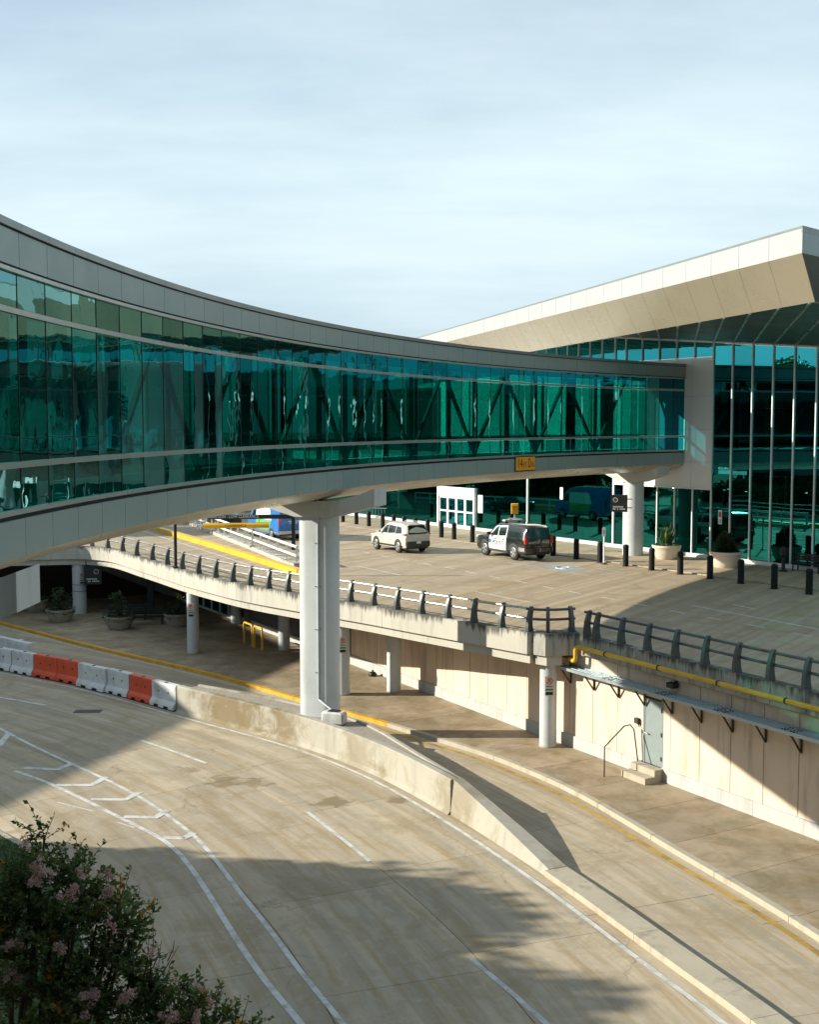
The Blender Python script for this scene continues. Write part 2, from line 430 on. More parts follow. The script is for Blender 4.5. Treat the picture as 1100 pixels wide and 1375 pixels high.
def stained_concrete(name, base, streak=0.7, moss=0.2, top=None, dlo=0.72, spots=()):
    m, n, l, out = new_mat(name)
    v = pos_node(n, l); vs = pos_node(n, l, (3.2, 3.2, 0.35)); vb = pos_node(n, l, (0.9, 0.9, 0.25))
    big = noise(n, l, v, 0.7, 6, 0.6)
    st = noise(n, l, vs, 1.0, 6, 0.6); sb = noise(n, l, vb, 1.0, 4)
    c = mixc(n, l, big, tuple(x * 0.84 for x in base), tuple(x * 1.12 for x in base))
    s1 = math_n(n, l, 'MULTIPLY', ramp(n, l, st, [(0.48, 0.0), (0.70, 1.0)]), ramp(n, l, sb, [(0.38, 0.0), (0.62, streak)]))
    c = mixc(n, l, s1, c, tuple(x * 0.18 for x in base))
    if top is not None:          # runs of dirt washed down from the top edge
        g2 = n.new('ShaderNodeNewGeometry'); sp = n.new('ShaderNodeSeparateXYZ'); l.new(g2.outputs['Position'], sp.inputs[0])
        vd = pos_node(n, l, (7.0, 7.0, 0.5)); dr = noise(n, l, vd, 1.0, 5, 0.65); vw = noise(n, l, v, 0.9, 3)
        hh = math_n(n, l, 'DIVIDE', math_n(n, l, 'SUBTRACT', sp.outputs[2], top - 0.55), 0.55)
        mk = ramp(n, l, math_n(n, l, 'ADD', math_n(n, l, 'MULTIPLY', hh, 0.34), math_n(n, l, 'ADD', math_n(n, l, 'MULTIPLY', dr, 0.55), math_n(n, l, 'MULTIPLY', vw, 0.45))), [(dlo, 0.0), (dlo + 0.13, 0.9)])
        c = mixc(n, l, mk, c, tuple(x * 0.14 for x in base))
    if moss > 0:
        mo = noise(n, l, v, 0.8, 8, 0.7, 0.7)
        c = mixc(n, l, ramp(n, l, mo, [(0.52, 0.0), (0.74, moss)]), c, (0.20, 0.165, 0.09))
    for (sx, sy, sz, sr, sa) in spots:
        dn = n.new('ShaderNodeVectorMath'); dn.operation = 'DISTANCE'; l.new(v, dn.inputs[0]); dn.inputs[1].default_value = (sx, sy, sz)
        e = math_n(n, l, 'ADD', math_n(n, l, 'DIVIDE', dn.outputs['Value'], sr), math_n(n, l, 'MULTIPLY', math_n(n, l, 'SUBTRACT', noise(n, l, v, 1.3, 7, 0.7, 0.6), 0.5), 2.6))
        c = mixc(n, l, ramp(n, l, e, [(0.35, sa), (0.95, 0.0)]), c, (0.17, 0.125, 0.055))
    fine = noise(n, l, v, 30, 4, 0.7)
    principled(n, l, out, c, 0.85, 0, 0.3, fine, 0.25, 0.008)
    return m
def glass_mat(name, trans, refl, f0=0.12, wav=0.35, wscale=1.4, rough=0.0, graze=False):
    m, n, l, out = new_mat(name)
    tr = n.new('ShaderNodeBsdfTransparent')
    oi = n.new('ShaderNodeObjectInfo'); vr = ramp(n, l, oi.outputs['Random'], [(0.0, 0.55), (0.5, 0.95), (1.0, 1.35)])
    l.new(mixc(n, l, 1.0, trans, vr, 'MULTIPLY'), tr.inputs[0])
    gl = n.new('ShaderNodeBsdfGlossy'); gl.inputs['Color'].default_value = (*refl, 1); gl.inputs['Roughness'].default_value = rough
    lw = n.new('ShaderNodeLayerWeight'); lw.inputs['Blend'].default_value = 0.5      # facing = 1 - |cos|, the same from both sides
    p5 = math_n(n, l, 'POWER', lw.outputs['Facing'], 5.0)
    fac = math_n(n, l, 'ADD', math_n(n, l, 'MULTIPLY', p5, 1.0 - f0), f0)
    if graze:
        l.new(mixc(n, l, ramp(n, l, lw.outputs['Facing'], [(0.58, 0.0), (0.72, 0.6)]), refl, (0.55, 0.74, 0.78)), gl.inputs['Color'])
    if wav > 0:
        v = pos_node(n, l)
        nz = noise(n, l, v, wscale, 2, 0.4)
        b = n.new('ShaderNodeBump'); b.inputs['Strength'].default_value = wav; b.inputs['Distance'].default_value = 0.01
        l.new(nz, b.inputs['Height']); l.new(b.outputs[0], gl.inputs['Normal'])
    fac = math_n(n, l, 'MINIMUM', math_n(n, l, 'MULTIPLY', fac, ramp(n, l, math_n(n, l, 'FRACT', math_n(n, l, 'MULTIPLY', oi.outputs['Random'], 7.31)), [(0.0, 0.62), (1.0, 1.0), ])), 1.0)
    mx = n.new('ShaderNodeMixShader'); l.new(fac, mx.inputs[0]); l.new(tr.outputs[0], mx.inputs[1]); l.new(gl.outputs[0], mx.inputs[2])
    l.new(mx.outputs[0], out.inputs['Surface']); return m
def leaf_mat(name, cols, trans=0.35):
    m, n, l, out = new_mat(name)
    v = pos_node(n, l)
    f = noise(n, l, v, 9.0, 3, 0.7)
    c = ramp(n, l, f, [(0.25 + 0.5 * i / (len(cols) - 1), c) for i, c in enumerate(cols)])
    d = n.new('ShaderNodeBsdfPrincipled'); l.new(c, d.inputs['Base Color']); d.inputs['Roughness'].default_value = 0.45
    t = n.new('ShaderNodeBsdfTranslucent'); l.new(mixc(n, l, 1.0, c, (1.2, 1.3, 0.5), 'MULTIPLY'), t.inputs[0])
    mx = n.new('ShaderNodeMixShader'); mx.inputs[0].default_value = trans
    l.new(d.outputs[0], mx.inputs[1]); l.new(t.outputs[0], mx.inputs[2]); l.new(mx.outputs[0], out.inputs['Surface']); return m

ROADC = (-49.5, 6.8)
CONC = (0.485, 0.415, 0.315)
st = [(*G2(300, 1048), 1.0, 0.75), (*G2(345, 1052), 0.8, 0.7), (*G2(445, 1078), 0.85, 0.85), (*G2(532, 1074), 0.55, 0.85), (*G2(250, 1032), 0.6, 0.6)]
M_road = concrete_road('road_concrete', CONC, ROADC, st)
M_walk = concrete_road('walk_concrete', (0.37, 0.305, 0.22), (200, 0), (), tracks=False, moss=0.5)
M_deck = concrete_road('deck_concrete', (0.48, 0.395, 0.295), (-400, 330), ())
M_kerb = stained_concrete('kerb_concrete', (0.42, 0.38, 0.30), 0.5, 0.25)
M_bed = simple('joint_filler', (0.07, 0.06, 0.05), 0.9)
M_barrier = stained_concrete('barrier_concrete', (0.385, 0.37, 0.315), 0.30, 0.8, spots=[(*G(300, 955, .6), 2.6, .8), (*G(365, 975, .6), 1.6, .75), (*G(620, 1075, .5), 1.5, .5), (*G(480, 1010, .5), 1.2, .4)])
M_fascia = stained_concrete('deck_fascia_concrete', (0.47, 0.455, 0.40), 0.45, 0.05, 4.35)
M_parapet = stained_concrete('parapet_concrete', (0.40, 0.40, 0.36), 1.0, 0.1, 4.45, 0.64)
M_colw = simple('white_column_paint', (0.50, 0.545, 0.565), 0.45, var=0.07, vs=1.2, dirt=0.32)
M_pier = stained_concrete('pier_concrete', (0.52, 0.54, 0.52), 0.22, 0.0)
M_beige = stained_concrete('beige_wall_panel', (0.68, 0.555, 0.44), 0.5, 0.0)
M_plinth = stained_concrete('white_plinth', (0.46, 0.47, 0.46), 0.40, 0.12)
M_gravel = simple('gravel', (0.30, 0.27, 0.23), 0.95, vs=9, var=0.5, bump=1.0)
M_wht = simple('white_road_paint', (0.60, 0.61, 0.60), 0.6, var=0.15, vs=5, dirt=0.85)
M_yel = simple('yellow_road_paint', (0.46, 0.29, 0.06), 0.6, var=0.25, vs=3, dirt=0.9)
M_yelk = simple('yellow_kerb_paint', (0.62, 0.34, 0.025), 0.55, var=0.15, vs=3, dirt=0.6)
M_yelb = simple('bright_yellow_paint', (0.72, 0.42, 0.02), 0.4, var=0.1, vs=2, dirt=0.35)
M_blue = simple('blue_road_paint', (0.36, 0.45, 0.58), 0.6, var=0.15, vs=4, dirt=0.4)
M_panel = simple('grey_metal_panel', (0.24, 0.308, 0.296), 0.38, 0.0, 0.6, var=0.05, vs=0.8, dirt=0.10)
M_cope = simple('metal_coping', (0.22, 0.25, 0.24), 0.35, 0.3, var=0.06, vs=1.0, dirt=0.15)
M_slot = simple('dark_gasket', (0.015, 0.018, 0.018), 0.8)
M_alu = simple('aluminium_frame', (0.42, 0.44, 0.42), 0.35, 0.6, var=0.05)
M_soffit = simple('cream_soffit', (0.36, 0.32, 0.235), 0.30, 0.0, 0.7, var=0.05, vs=0.6, dirt=0.0)
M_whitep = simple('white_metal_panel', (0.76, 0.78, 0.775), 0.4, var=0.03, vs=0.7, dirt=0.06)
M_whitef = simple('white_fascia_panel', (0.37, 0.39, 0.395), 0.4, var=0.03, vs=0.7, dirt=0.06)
M_dsof = simple('dark_metal_soffit', (0.10, 0.105, 0.09), 0.42, 0.7, var=0.12, vs=0.5)
M_rib = simple('soffit_rib_metal', (0.50, 0.50, 0.46), 0.3, 0.8)
M_mull = simple('white_mullion', (0.78, 0.80, 0.79), 0.4, 0.1, var=0.03)
M_glass = glass_mat('bridge_glass', (0.018, 0.29, 0.235), (0.20, 0.70, 0.76), 0.46, 0.25, 1.3, graze=True)
M_tglass = glass_mat('terminal_glass', (0.006, 0.09, 0.075), (0.05, 0.46, 0.52), 0.80, 0.10, 0.9)
M_gglass = glass_mat('entrance_level_glass', (0.012, 0.20, 0.165), (0.04, 0.42, 0.38), 0.34, 0.08, 0.9)
M_fglass = glass_mat('far_side_glass', (0.07, 0.46, 0.41), (0.20, 0.60, 0.60), 0.08, 0.1, 1.0)
M_bglass = glass_mat('blue_end_glass', (0.03, 0.22, 0.30), (0.16, 0.48, 0.60), 0.16, 0.12, 1.0)
M_dgrey = simple('charcoal_paint', (0.085, 0.098, 0.098), 0.42, 0.2, var=0.2, vs=5, dirt=0.2)
M_railp = simple('rail_pipe', (0.55, 0.56, 0.53), 0.3, 0.75, var=0.08)
M_black = simple('black_plastic', (0.013, 0.016, 0.016), 0.5, var=0.3)
M_bollard = simple('black_bollard_paint', (0.008, 0.012, 0.012), 0.6, 0.0, 0.2, var=0.3, vs=8)
M_door = simple('grey_door_paint', (0.22, 0.27, 0.27), 0.45, var=0.05)
M_galv = simple('galvanised_steel', (0.42, 0.50, 0.54), 0.35, 0.55, var=0.15, vs=3)
M_rust = simple('dark_steel', (0.06, 0.055, 0.045), 0.6, 0.5, var=0.3, vs=8)
M_pipey = simple('yellow_pipe_paint', (0.66, 0.42, 0.03), 0.4, var=0.15, vs=2, dirt=0.45)
M_orange = simple('orange_plastic', (0.66, 0.085, 0.03), 0.5, var=0.18, vs=2.5, dirt=0.5)
M_wplas = simple('white_plastic', (0.62, 0.64, 0.64), 0.5, var=0.1, vs=2.5, dirt=0.6)
M_planter = simple('cream_planter', (0.62, 0.56, 0.46), 0.6, var=0.06, vs=2, dirt=0.15)
M_soil = simple('soil', (0.03, 0.022, 0.015), 0.95, var=0.4, vs=8)
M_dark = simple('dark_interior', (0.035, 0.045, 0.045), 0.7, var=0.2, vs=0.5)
M_floor = simple('interior_floor', (0.16, 0.19, 0.18), 0.35, var=0.15, vs=0.6)
M_ceil = simple('interior_ceiling', (0.36, 0.38, 0.37), 0.7, var=0.05)
M_steel = simple('truss_steel', (0.30, 0.33, 0.33), 0.45, var=0.1)
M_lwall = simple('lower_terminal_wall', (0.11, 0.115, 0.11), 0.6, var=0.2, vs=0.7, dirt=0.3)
M_sgrey = simple('grey_sign_face', (0.60, 0.60, 0.57), 0.4, var=0.04)
M_red = simple('red_sign_ink', (0.50, 0.04, 0.04), 0.5)
M_green = simple('green_sign_ink', (0.03, 0.16, 0.10), 0.5)
M_ink = simple('black_ink', (0.012, 0.012, 0.012), 0.5)
M_ysign = simple('amber_sign_face', (0.80, 0.34, 0.015), 0.45, var=0.06)
M_wink = simple('white_ink', (0.75, 0.76, 0.76), 0.5, var=0.02)
M_bark = simple('bark', (0.14, 0.10, 0.07), 0.9, vs=6, var=0.35, bump=0.5)
M_twig = simple('twig', (0.10, 0.065, 0.045), 0.8)
M_leaf = leaf_mat('myrtle_leaf', [(0.016, 0.050, 0.018), (0.045, 0.105, 0.032), (0.095, 0.155, 0.05), (0.17, 0.19, 0.065), (0.36, 0.37, 0.10)], 0.35)  # palest yellow-greens stand in for the few sunlit leaves
M_leaf2 = leaf_mat('tree_leaf', [(0.025, 0.06, 0.018), (0.05, 0.10, 0.03), (0.08, 0.12, 0.04)], 0.3)
M_leafo = leaf_mat('turning_leaf', [(0.45, 0.30, 0.03), (0.55, 0.22, 0.03), (0.28, 0.26, 0.04)], 0.4)
M_flower = leaf_mat('pink_blossom', [(0.42, 0.24, 0.32), (0.62, 0.42, 0.50), (0.78, 0.64, 0.66)], 0.35)
M_grass = leaf_mat('grass_blade', [(0.02, 0.07, 0.012), (0.035, 0.11, 0.02), (0.06, 0.13, 0.03)], 0.3)
M_lawn = simple('lawn_soil', (0.03, 0.06, 0.018), 0.95, vs=5, var=0.4)
M_earth = simple('ground_earth', (0.16, 0.15, 0.10), 0.95, vs=0.2, var=0.3)

# ------------------------------------------------------------------ key geometry
ZW, ZU, ZP = 0.15, 3.95, 4.35                 # lower walk, upper deck, parapet top
WP0, WD = Vector((6.23, 41.72)), Vector((-0.502, 0.865)).normalized()   # retaining wall line (t grows to the far left)
WN = Vector((-WD.y, WD.x))                    # towards the lower road
def W(t, o=0.0): return WP0 + WD * t + WN * o
FC, FU = Vector((17.4, 68.7)), Vector((-0.56, 0.8285)).normalized()     # terminal front (s grows to the far left)
FN = Vector((-FU.y, FU.x))                    # towards the road
if FN.dot(Vector((-1, -1))) < 0: FN = -FN
if WN.dot(Vector((-1, -1))) < 0: WN = -WN
def FP(s, o=0.0): return FC + FU * s + FN * o
BC, BR = Vector((63.14, 18.37)), 70.06        # footbridge arc
def BP(th, r): return Vector((BC.x + r * math.cos(th), BC.y + r * math.sin(th)))

def pline(px, z, n=5, sm=2, step=0.6):
    p = [G2(x, y, z) for x, y in px]; p = smoothp(catmull(p, n), sm * n); return resample(p, step)
EDGE = pline([(-120, 884), (-60, 893), (0, 903), (60, 915), (120, 928), (180, 945), (240, 962), (300, 978), (360, 994), (420, 1013), (480, 1037), (520, 1057), (560, 1079), (620, 1116), (680, 1156), (740, 1198), (800, 1243), (860, 1289), (920, 1334), (975, 1375), (1040, 1430), (1120, 1500)], 0)
KERB = pline([(-120, 808), (0, 835), (100, 862), (200, 885), (300, 908), (400, 938), (490, 962), (560, 983), (640, 1006), (700, 1029), (773, 1061), (838, 1099), (903, 1138), (976, 1180), (1034, 1214), (1100, 1256), (1170, 1303), (1260, 1370)], ZW)
DECK = pline([(-60, 737), (0, 735), (60, 734), (110, 733), (145, 735.5), (165, 740), (184, 746), (205, 752), (225, 758), (245, 764), (267, 770), (290, 775.5), (313, 781), (336, 785.5), (361, 790), (387, 794), (430, 801), (471, 807.5), (502, 812.5), (533.5, 818), (566.5, 823.6), (602, 829.5), (637, 835.5), (674, 842), (713, 848.5)], ZP, 5, 1, 0.5)

# ------------------------------------------------------------------ ground and lower road
O('ground', MB().box((0, 150, -0.30), (3000, 3000, 0.5)), M_earth, kind='structure')
road = O('lower_road', MB().prism([(-75, -12), (40, -12), (40, 60), (-10, 110), (-75, 110)], -0.045, -0.035), M_bed, kind='structure')
radii = [29.2, 33.0, 36.6, 40.2, 43.7, 47.2, 50.6, 54.35, 57.75, 61.4, 65.0, 68.6, 72.2, 75.8, 79.4, 83.0]
def slab_angles(r0): return [R_(a) for a in [-14 + 5.6 * k for k in range(19)]]
for i in range(len(radii) - 1):
    A = slab_angles(i); off = R_(0.9) * (i % 3)
    for j in range(len(A) - 1):
        a0, a1 = A[j] + off, A[j + 1] + off
        r0, r1 = radii[i] + 0.011, radii[i + 1] - 0.011
        g0 = 0.007 / ((r0 + r1) / 2)
        ps = [(ROADC[0] + r * math.cos(a), ROADC[1] + r * math.sin(a)) for r, aa in ((r1, [0, .25, .5, .75, 1]), (r0, [1, .75, .5, .25, 0])) for a in [a0 + g0 + (a1 - a0 - 2 * g0) * q for q in aa]]
        mx = sum(p[0] for p in ps) / 10; my = sum(p[1] for p in ps) / 10
        if my < 2 or my > 86 or mx < -36 or mx > 22: continue
        if (Vector((mx, my)) - WP0).dot(WN) < -3: continue
        O('slab', MB().prism(ps, -0.034, 0.0 + rng.uniform(-0.0012, 0.0012)), M_road, road)

ZM = 0.006
def marking(name, mb, mat=M_wht, label=None, parent=road):
    o = O(name, mb, mat, parent)
    if label: o['label'] = label
    return o
marking('edge_line', strip([p for p in EDGE if p.y > 8], 0.13, ZM), label='long white edge line beside the concrete divider')
def pxline(px, w=0.12, z=ZM, n=6, g=0.0):
    return strip(smoothp(catmull([G2(x, y, g) for x, y in px], n), 4), w, z)
for a, b in (((-60, 926), (62, 947)), ((190, 994), (278, 1025)), ((413, 1090), (497, 1156)), ((633, 1287), (735, 1375)), ((900, 1530), (1040, 1680))):
    marking('lane_dash', strip([G2(*a), (G2(*a) + G2(*b)) / 2 + Vector((0.015, 0.015)), G2(*b)], 0.13, ZM))
marking('channel_line', pxline([(-60, 944), (0, 978), (50, 1004), (100, 1027), (150, 1050), (195, 1074), (230, 1098), (262, 1123), (288, 1152), (320, 1195), (360, 1245), (400, 1299), (440, 1349), (480, 1398), (520, 1450)], 0.13))
marking('channel_line', pxline([(20, 1035), (60, 1049), (110, 1072), (160, 1097), (210, 1122), (237, 1142), (260, 1170), (282, 1203), (312, 1252), (352, 1311), (405, 1375), (450, 1430)], 0.15, ZM + 0.001))
for tri in (((75, 1054), (123, 1054), (143, 1043)), ((122, 1073), (169, 1073.5), (189, 1063)), ((166, 1096.5), (209, 1097.5), (225, 1087.5)), ((218, 1124.5), (247, 1125.5), (260, 1118)), ((30, 1031), (78, 1033), (98, 1024.5)), ((-20, 1012), (0, 1000), (12, 984))):
    p = [G2(*q) for q in tri]
    marking('chevron', strip([p[0], p[0].lerp(p[1], .9), p[1], p[1].lerp(p[2], .15), p[2]], 0.24, ZM + 0.002))
marking('worn_line', strip([G2(77, 1077), G2(125, 1089)], 0.06, ZM)); marking('worn_line', strip([G2(158, 1104), G2(181, 1111)], 0.06, ZM))
for a, b in (((-15, 862), (12, 858)), ((8, 863.5), (30, 858)), ((28, 867), (47, 862)), ((-20, 870), (5, 866))):
    marking('crossing_bar', strip([G2(*a), G2(*b)], 0.35, ZM))
for (x, y, w_, h_) in ((118, 955, .55, .3),):
    c = G2(x, y); mb = MB().prism([(c.x - w_, c.y - h_), (c.x + w_, c.y - h_ * .8), (c.x + w_, c.y + h_), (c.x - w_, c.y + h_ * .8)], 0.002, 0.008)
    marking('utility_cover', mb, M_rust)
# yellow lines on the far lane
marking('yellow_line', strip([p for p in offset2(KERB, 0.36) if p.y > 14 and p.y < 47.5], 0.17, ZM), M_yel, 'worn yellow line beside the lower kerb')
marking('kerb_gutter', strip([p for p in offset2(KERB, 0.20) if p.y >= 49.5], 0.34, ZM), M_kerb)

# ------------------------------------------------------------------ lower walk, kerb
walk = O('lower_pavement', ribbon(offset2(KERB, -0.12), [W(-22, -0.3), W(70, -0.3)][::-1], -0.03, 0.085), M_bed, kind='structure')
def kerb_hit(t):
    p = W(t); best = None
    for a, b in zip(KERB[:-1], KERB[1:]):
        d = b - a; den = WN.x * d.y - WN.y * d.x
        if abs(den) < 1e-9: continue
        ap = a - p; o = (ap.x * d.y - ap.y * d.x) / den; u = (ap.x * WN.y - ap.y * WN.x) / den
        if -0.001 <= u <= 1.001 and o > 0 and (best is None or o < best): best = o
    return best
ts = [-19 + 2.6 * k for k in range(26)]
for t0, t1 in zip(ts[:-1], ts[1:]):
    h0, h1 = kerb_hit(t0), kerb_hit(t1)
    if h0 is None or h1 is None: continue
    h0 -= 0.20; h1 -= 0.20
    nn = max(1, round((h0 + h1) / 2 / 3.2)); g = 0.008
    for k in range(nn):
        a, b = k / nn, (k + 1) / nn
        hm = kerb_hit((t0 + t1) / 2) - 0.20
        ps = [W(t0 + g, h0 * a + g), W(t1 - g, h1 * a + g), W(t1 - g, h1 * b - g), W((t0 + t1) / 2, hm * b - g), W(t0 + g, h0 * b - g)]
        O('paving_slab', MB().prism([(p.x, p.y) for p in ps], 0.09, ZW + rng.uniform(-0.002, 0.002)), M_walk, walk)
kp = resample(KERB, 0.5); ki = offset2(kp, -0.20)
i = 0
while i < len(kp) - 1:
    j = min(i + 6, len(kp) - 1)
    a = kp[i:j + 1]; b = ki[i:j + 1]
    a = [a[0].lerp(a[1], 0.02)] + a[1:-1] + [a[-1].lerp(a[-2], 0.02)]; b = [b[0].lerp(b[1], 0.02)] + b[1:-1] + [b[-1].lerp(b[-2], 0.02)]
    yellow = kp[i].y > 46.9
    O('kerb_stone', ribbon(b, a, 0.0, ZW + 0.004), M_yelk if yellow else M_kerb, walk)
    i = j

# ------------------------------------------------------------------ concrete divider with gravel and low median
fr = [p for p in offset2(EDGE, -0.42)]
def nleft(pts): return [-n for n in normals2(pts)]
def idx_near(pts, q): return min(range(len(pts)), key=lambda i: (pts[i] - q).length)
i0, i1, i2 = idx_near(fr, G2(237, 957)), idx_near(fr, G2(607, 1097)), idx_near(fr, G2(724, 1177))
HW = 1.08
rear_px = [(484, 969), (540, 1001), (613, 1040)]
div = T('concrete_divider', (*fr[(i0 + i1) // 2], 0), 0, 'long stained concrete divider wall with a sloping end between the lower roads', 'divider')
seg = list(range(i0, i1 + 1)); cut = [seg[0], seg[len(seg) * 36 // 100], seg[len(seg) * 70 // 100], seg[-1]]
for a, b in zip(cut[:-1], cut[1:]):
    f_ = fr[a:b + 1]; bk = offset2(fr, -0.26)[a:b + 1]
    f_[0] = f_[0].lerp(f_[1], 0.012); bk[0] = bk[0].lerp(bk[1], 0.012)
    fb = offset2(fr, 0.10)[a:b + 1]
    mb = MB(); n = len(f_)
    rows = [[(p.x, p.y, 0) for p in fb], [(p.x, p.y, 0.12) for p in f_], [(p.x, p.y, HW - 0.04) for p in f_], [(p.x * .85 + q.x * .15, p.y * .85 + q.y * .15, HW) for p, q in zip(f_, bk)], [(p.x, p.y, HW) for p in bk], [(p.x, p.y, 0) for p in bk]]
    mb.grid(rows); mb.add([r[0] for r in rows], [tuple(range(len(rows)))]); mb.add([r[-1] for r in rows], [tuple(reversed(range(len(rows))))])
    O('wall_panel', mb, M_barrier, div)
# island behind the wall: rear wall and gravel
bk = offset2(fr, -0.275)
rear_top = [G2(x, y, HW - 0.12) for x, y in rear_px]
r0 = rear_top[0]; farp = bk[i0] + Vector((0.55, 0.5))
rear = smoothp(catmull([farp, farp.lerp(r0, .5) + Vector((0.35, 0.25)), r0, rear_top[1], bk[i1] + Vector((0.12, 0.05))], 6), 6)
O('gravel_bed', ribbon(bk[i0:i1 + 1], offset2(rear, 0.01), 0.02, HW - 0.16), M_gravel, div)
O('rear_wall', ribbon(rear, offset2(rear, -0.13), 0.0, HW - 0.10), M_barrier, div)
# sloping end
w_end = [fr[i1], fr[i1] + (bk[i1] - fr[i1]) * 1.5]
fe = fr[i1:i2 + 1]; nE = len(fe); fe = [fe[0].lerp(fe[1], .012)] + fe[1:]
be = [p + n * (0.42 + 0.22 * k / (nE - 1)) for k, (p, n) in enumerate(zip(fe, nleft(fr)[i1:i2 + 1]))]
ft = [p + n * 0.10 for p, n in zip(fe, nleft(fr)[i1:i2 + 1])]
zt = [HW - (HW - 0.17) * k / (nE - 1) for k in range(nE)]
mb = MB(); rows = [[(p.x, p.y, 0) for p in fe], [(p.x, p.y, z) for p, z in zip(ft, zt)], [(p.x, p.y, z) for p, z in zip(be, zt)], [(p.x, p.y, 0) for p in be]]
mb.grid(rows); mb.add([r[0] for r in rows], [(0, 1, 2, 3)]); mb.add([r[-1] for r in rows], [(3, 2, 1, 0)])
O('sloping_end', mb, M_barrier, div)
# low median after it
ma = fr[i2:]; nn_ = nleft(fr)[i2:]
step = 7; k = 0
median = T('low_median', (*ma[len(ma) // 2], 0), 0, 'low concrete median kerb running on from the divider wall to the bottom edge', 'median')
while k < len(ma) - 1:
    e = min(k + step, len(ma) - 1)
    a = [p - n * 0.02 for p, n in zip(ma[k:e + 1], nn_[k:e + 1])]; b = [p + n * 0.66 for p, n in zip(ma[k:e + 1], nn_[k:e + 1])]
    a[0] = a[0].lerp(a[1], .02); b[0] = b[0].lerp(b[1], .02)
    O('median_block', ribbon(a, b, 0.0, 0.16), M_kerb, median); k = e

# ------------------------------------------------------------------ upper deck
corner = DECK[-1]
wall_par = [W(t, 0.12) for t in (-0.2, -22)]
far_r = W(-22, 0.12)
dk = [p for p in DECK]
endp = Vector((5.95, 42.45))
deck_poly = dk + [Vector((5.9, 41.95)), W(-0.35, 0.10), W(-26, 0.10), Vector((75, 30)), Vector((75, 150)), Vector((-60, 150)), dk[0] + Vector((-12, 6))]
O('upper_road', MB().prism([(p.x, p.y) for p in offset2(deck_poly[:len(dk)], -0.0)] + [(p.x, p.y) for p in deck_poly[len(dk):]], ZU - 0.35, ZU), M_deck, kind='structure')
upper = bpy.data.objects['upper_road']
# edge beam
beam = T('deck_edge_beam', (*dk[len(dk) // 2], ZU), 0, 'long curved white concrete edge beam of the upper road above the lower columns', 'beam')
out0 = offset2(dk, 0.20); inn = offset2(dk, -0.22); low_o = offset2(dk, 0.04); low_i = offset2(dk, -0.5)
# orientation: the road side is to the left of travel here
seglen = 11
k = 0
while k < len(dk) - 1:
    e = min(k + seglen, len(dk) - 1)
    def cutp(L): 
        q = L[k:e + 1]; q = [v.copy() for v in q]; q[0] = q[0].lerp(q[1], .012); q[-1] = q[-1].lerp(q[-2], .012); return q
    O('fascia_panel', ribbon(cutp(out0), cutp(inn), ZP - 0.78, ZP), M_fascia, beam)
    k = e
O('lower_beam', ribbon(low_o, low_i, ZP - 1.13, ZP - 0.79), M_fascia, beam)
# end block of the deck edge
eb = T('deck_end_block', (5.1, 42.3, ZU - 0.7), 0, 'stained concrete end block of the curved deck under the short return rail', 'concrete block')
O('block', MB().prism([(4.42, 42.05), (4.80, 41.72), (6.05, 41.98), (6.0, 42.75), (4.62, 42.75)], ZP - 0.78, ZP - 0.004), M_parapet, eb)
O('haunch', MB().prism([(4.5, 42.15), (4.86, 41.82), (5.42, 41.94), (5.4, 42.75), (4.66, 42.75)], ZP - 1.14, ZP - 0.785), M_fascia, eb)

# railings ------------------------------------------------------------------
def fin_post(mb, p, out, along, z):
    """curved fin: profile in the (out, up) plane, extruded along the rail"""
    prof = [(-0.16, 0.0), (0.13, 0.0), (0.145, 0.10), (0.125, 0.30), (0.085, 0.52), (0.02, 0.72), (-0.06, 0.87), (-0.13, 0.90), (-0.17, 0.86), (-0.12, 0.62), (-0.095, 0.40), (-0.11, 0.2)]
    n = len(prof); w = 0.065
    vs = []
    for s in (-1, 1):
        for o, u in prof: vs.append((p.x + out.x * o + along.x * w * s, p.y + out.y * o + along.y * w * s, z + u))
    tri = tessellate_polygon([[Vector((a, b, 0)) for a, b in prof]])
    fs = [tuple(t) for t in tri] + [tuple(i + n for i in reversed(t)) for t in tri] + [(i, n + i, n + (i + 1) % n, (i + 1) % n) for i in range(n)]
    mb.add(vs, fs)
    return mb
def railing(name, pts, posts, z, label, outsign=1, group='fin post railings along the upper road', pipe=None):
    t = T(name, (*pts[len(pts) // 2], z), 0, label, 'railing', group)
    for q in posts:
        i = idx_near(pts, q); a, b = pts[max(i - 1, 0)], pts[min(i + 1, len(pts) - 1)]
        al = (b - a).normalized(); ou = Vector((al.y, -al.x)) * outsign
        O('post', fin_post(MB(), q, ou, al, z), M_dgrey, t, smooth=40)
    for hz, oo in ((0.80, -0.11), (0.45, -0.10)):
        O('rail', MB().tube([(p.x, p.y, z + hz) for p in offset2(pts, oo * outsign)], 0.048, 8), pipe or M_railp, t, smooth=60)
    return t
post_px = [(70, 734), (98, 733), (124, 733.5), (145, 735.5), (165, 740), (184, 746), (205, 752), (225, 758), (245, 764), (267, 770), (290, 775.5), (313, 781), (336, 785.5), (361, 790), (387, 794), (414, 799), (442, 803), (471, 807.5), (502, 812.5), (533.5, 818), (566.5, 823.6), (602, 829.5), (637, 835.5), (674, 842), (711, 848)]
railing('deck_railing', dk, [G2(x, y, ZP) for x, y in post_px], ZP, 'long two-pipe fin railing on the curved white deck edge')
rp = [Vector((4.15, 42.38)), Vector((4.5, 42.2)), Vector((4.95, 42.12)), Vector((5.4, 42.2)), Vector((5.98, 42.40))]
railing('return_railing', resample(catmull(rp, 4), 0.25), [Vector((4.93, 42.12)), Vector((5.80, 42.34))], ZP, 'short dark return railing at the deck corner beside the gap', pipe=M_dgrey)
wr = [W(0.05 - 0.4 * k, 0.12) for k in range(60)]
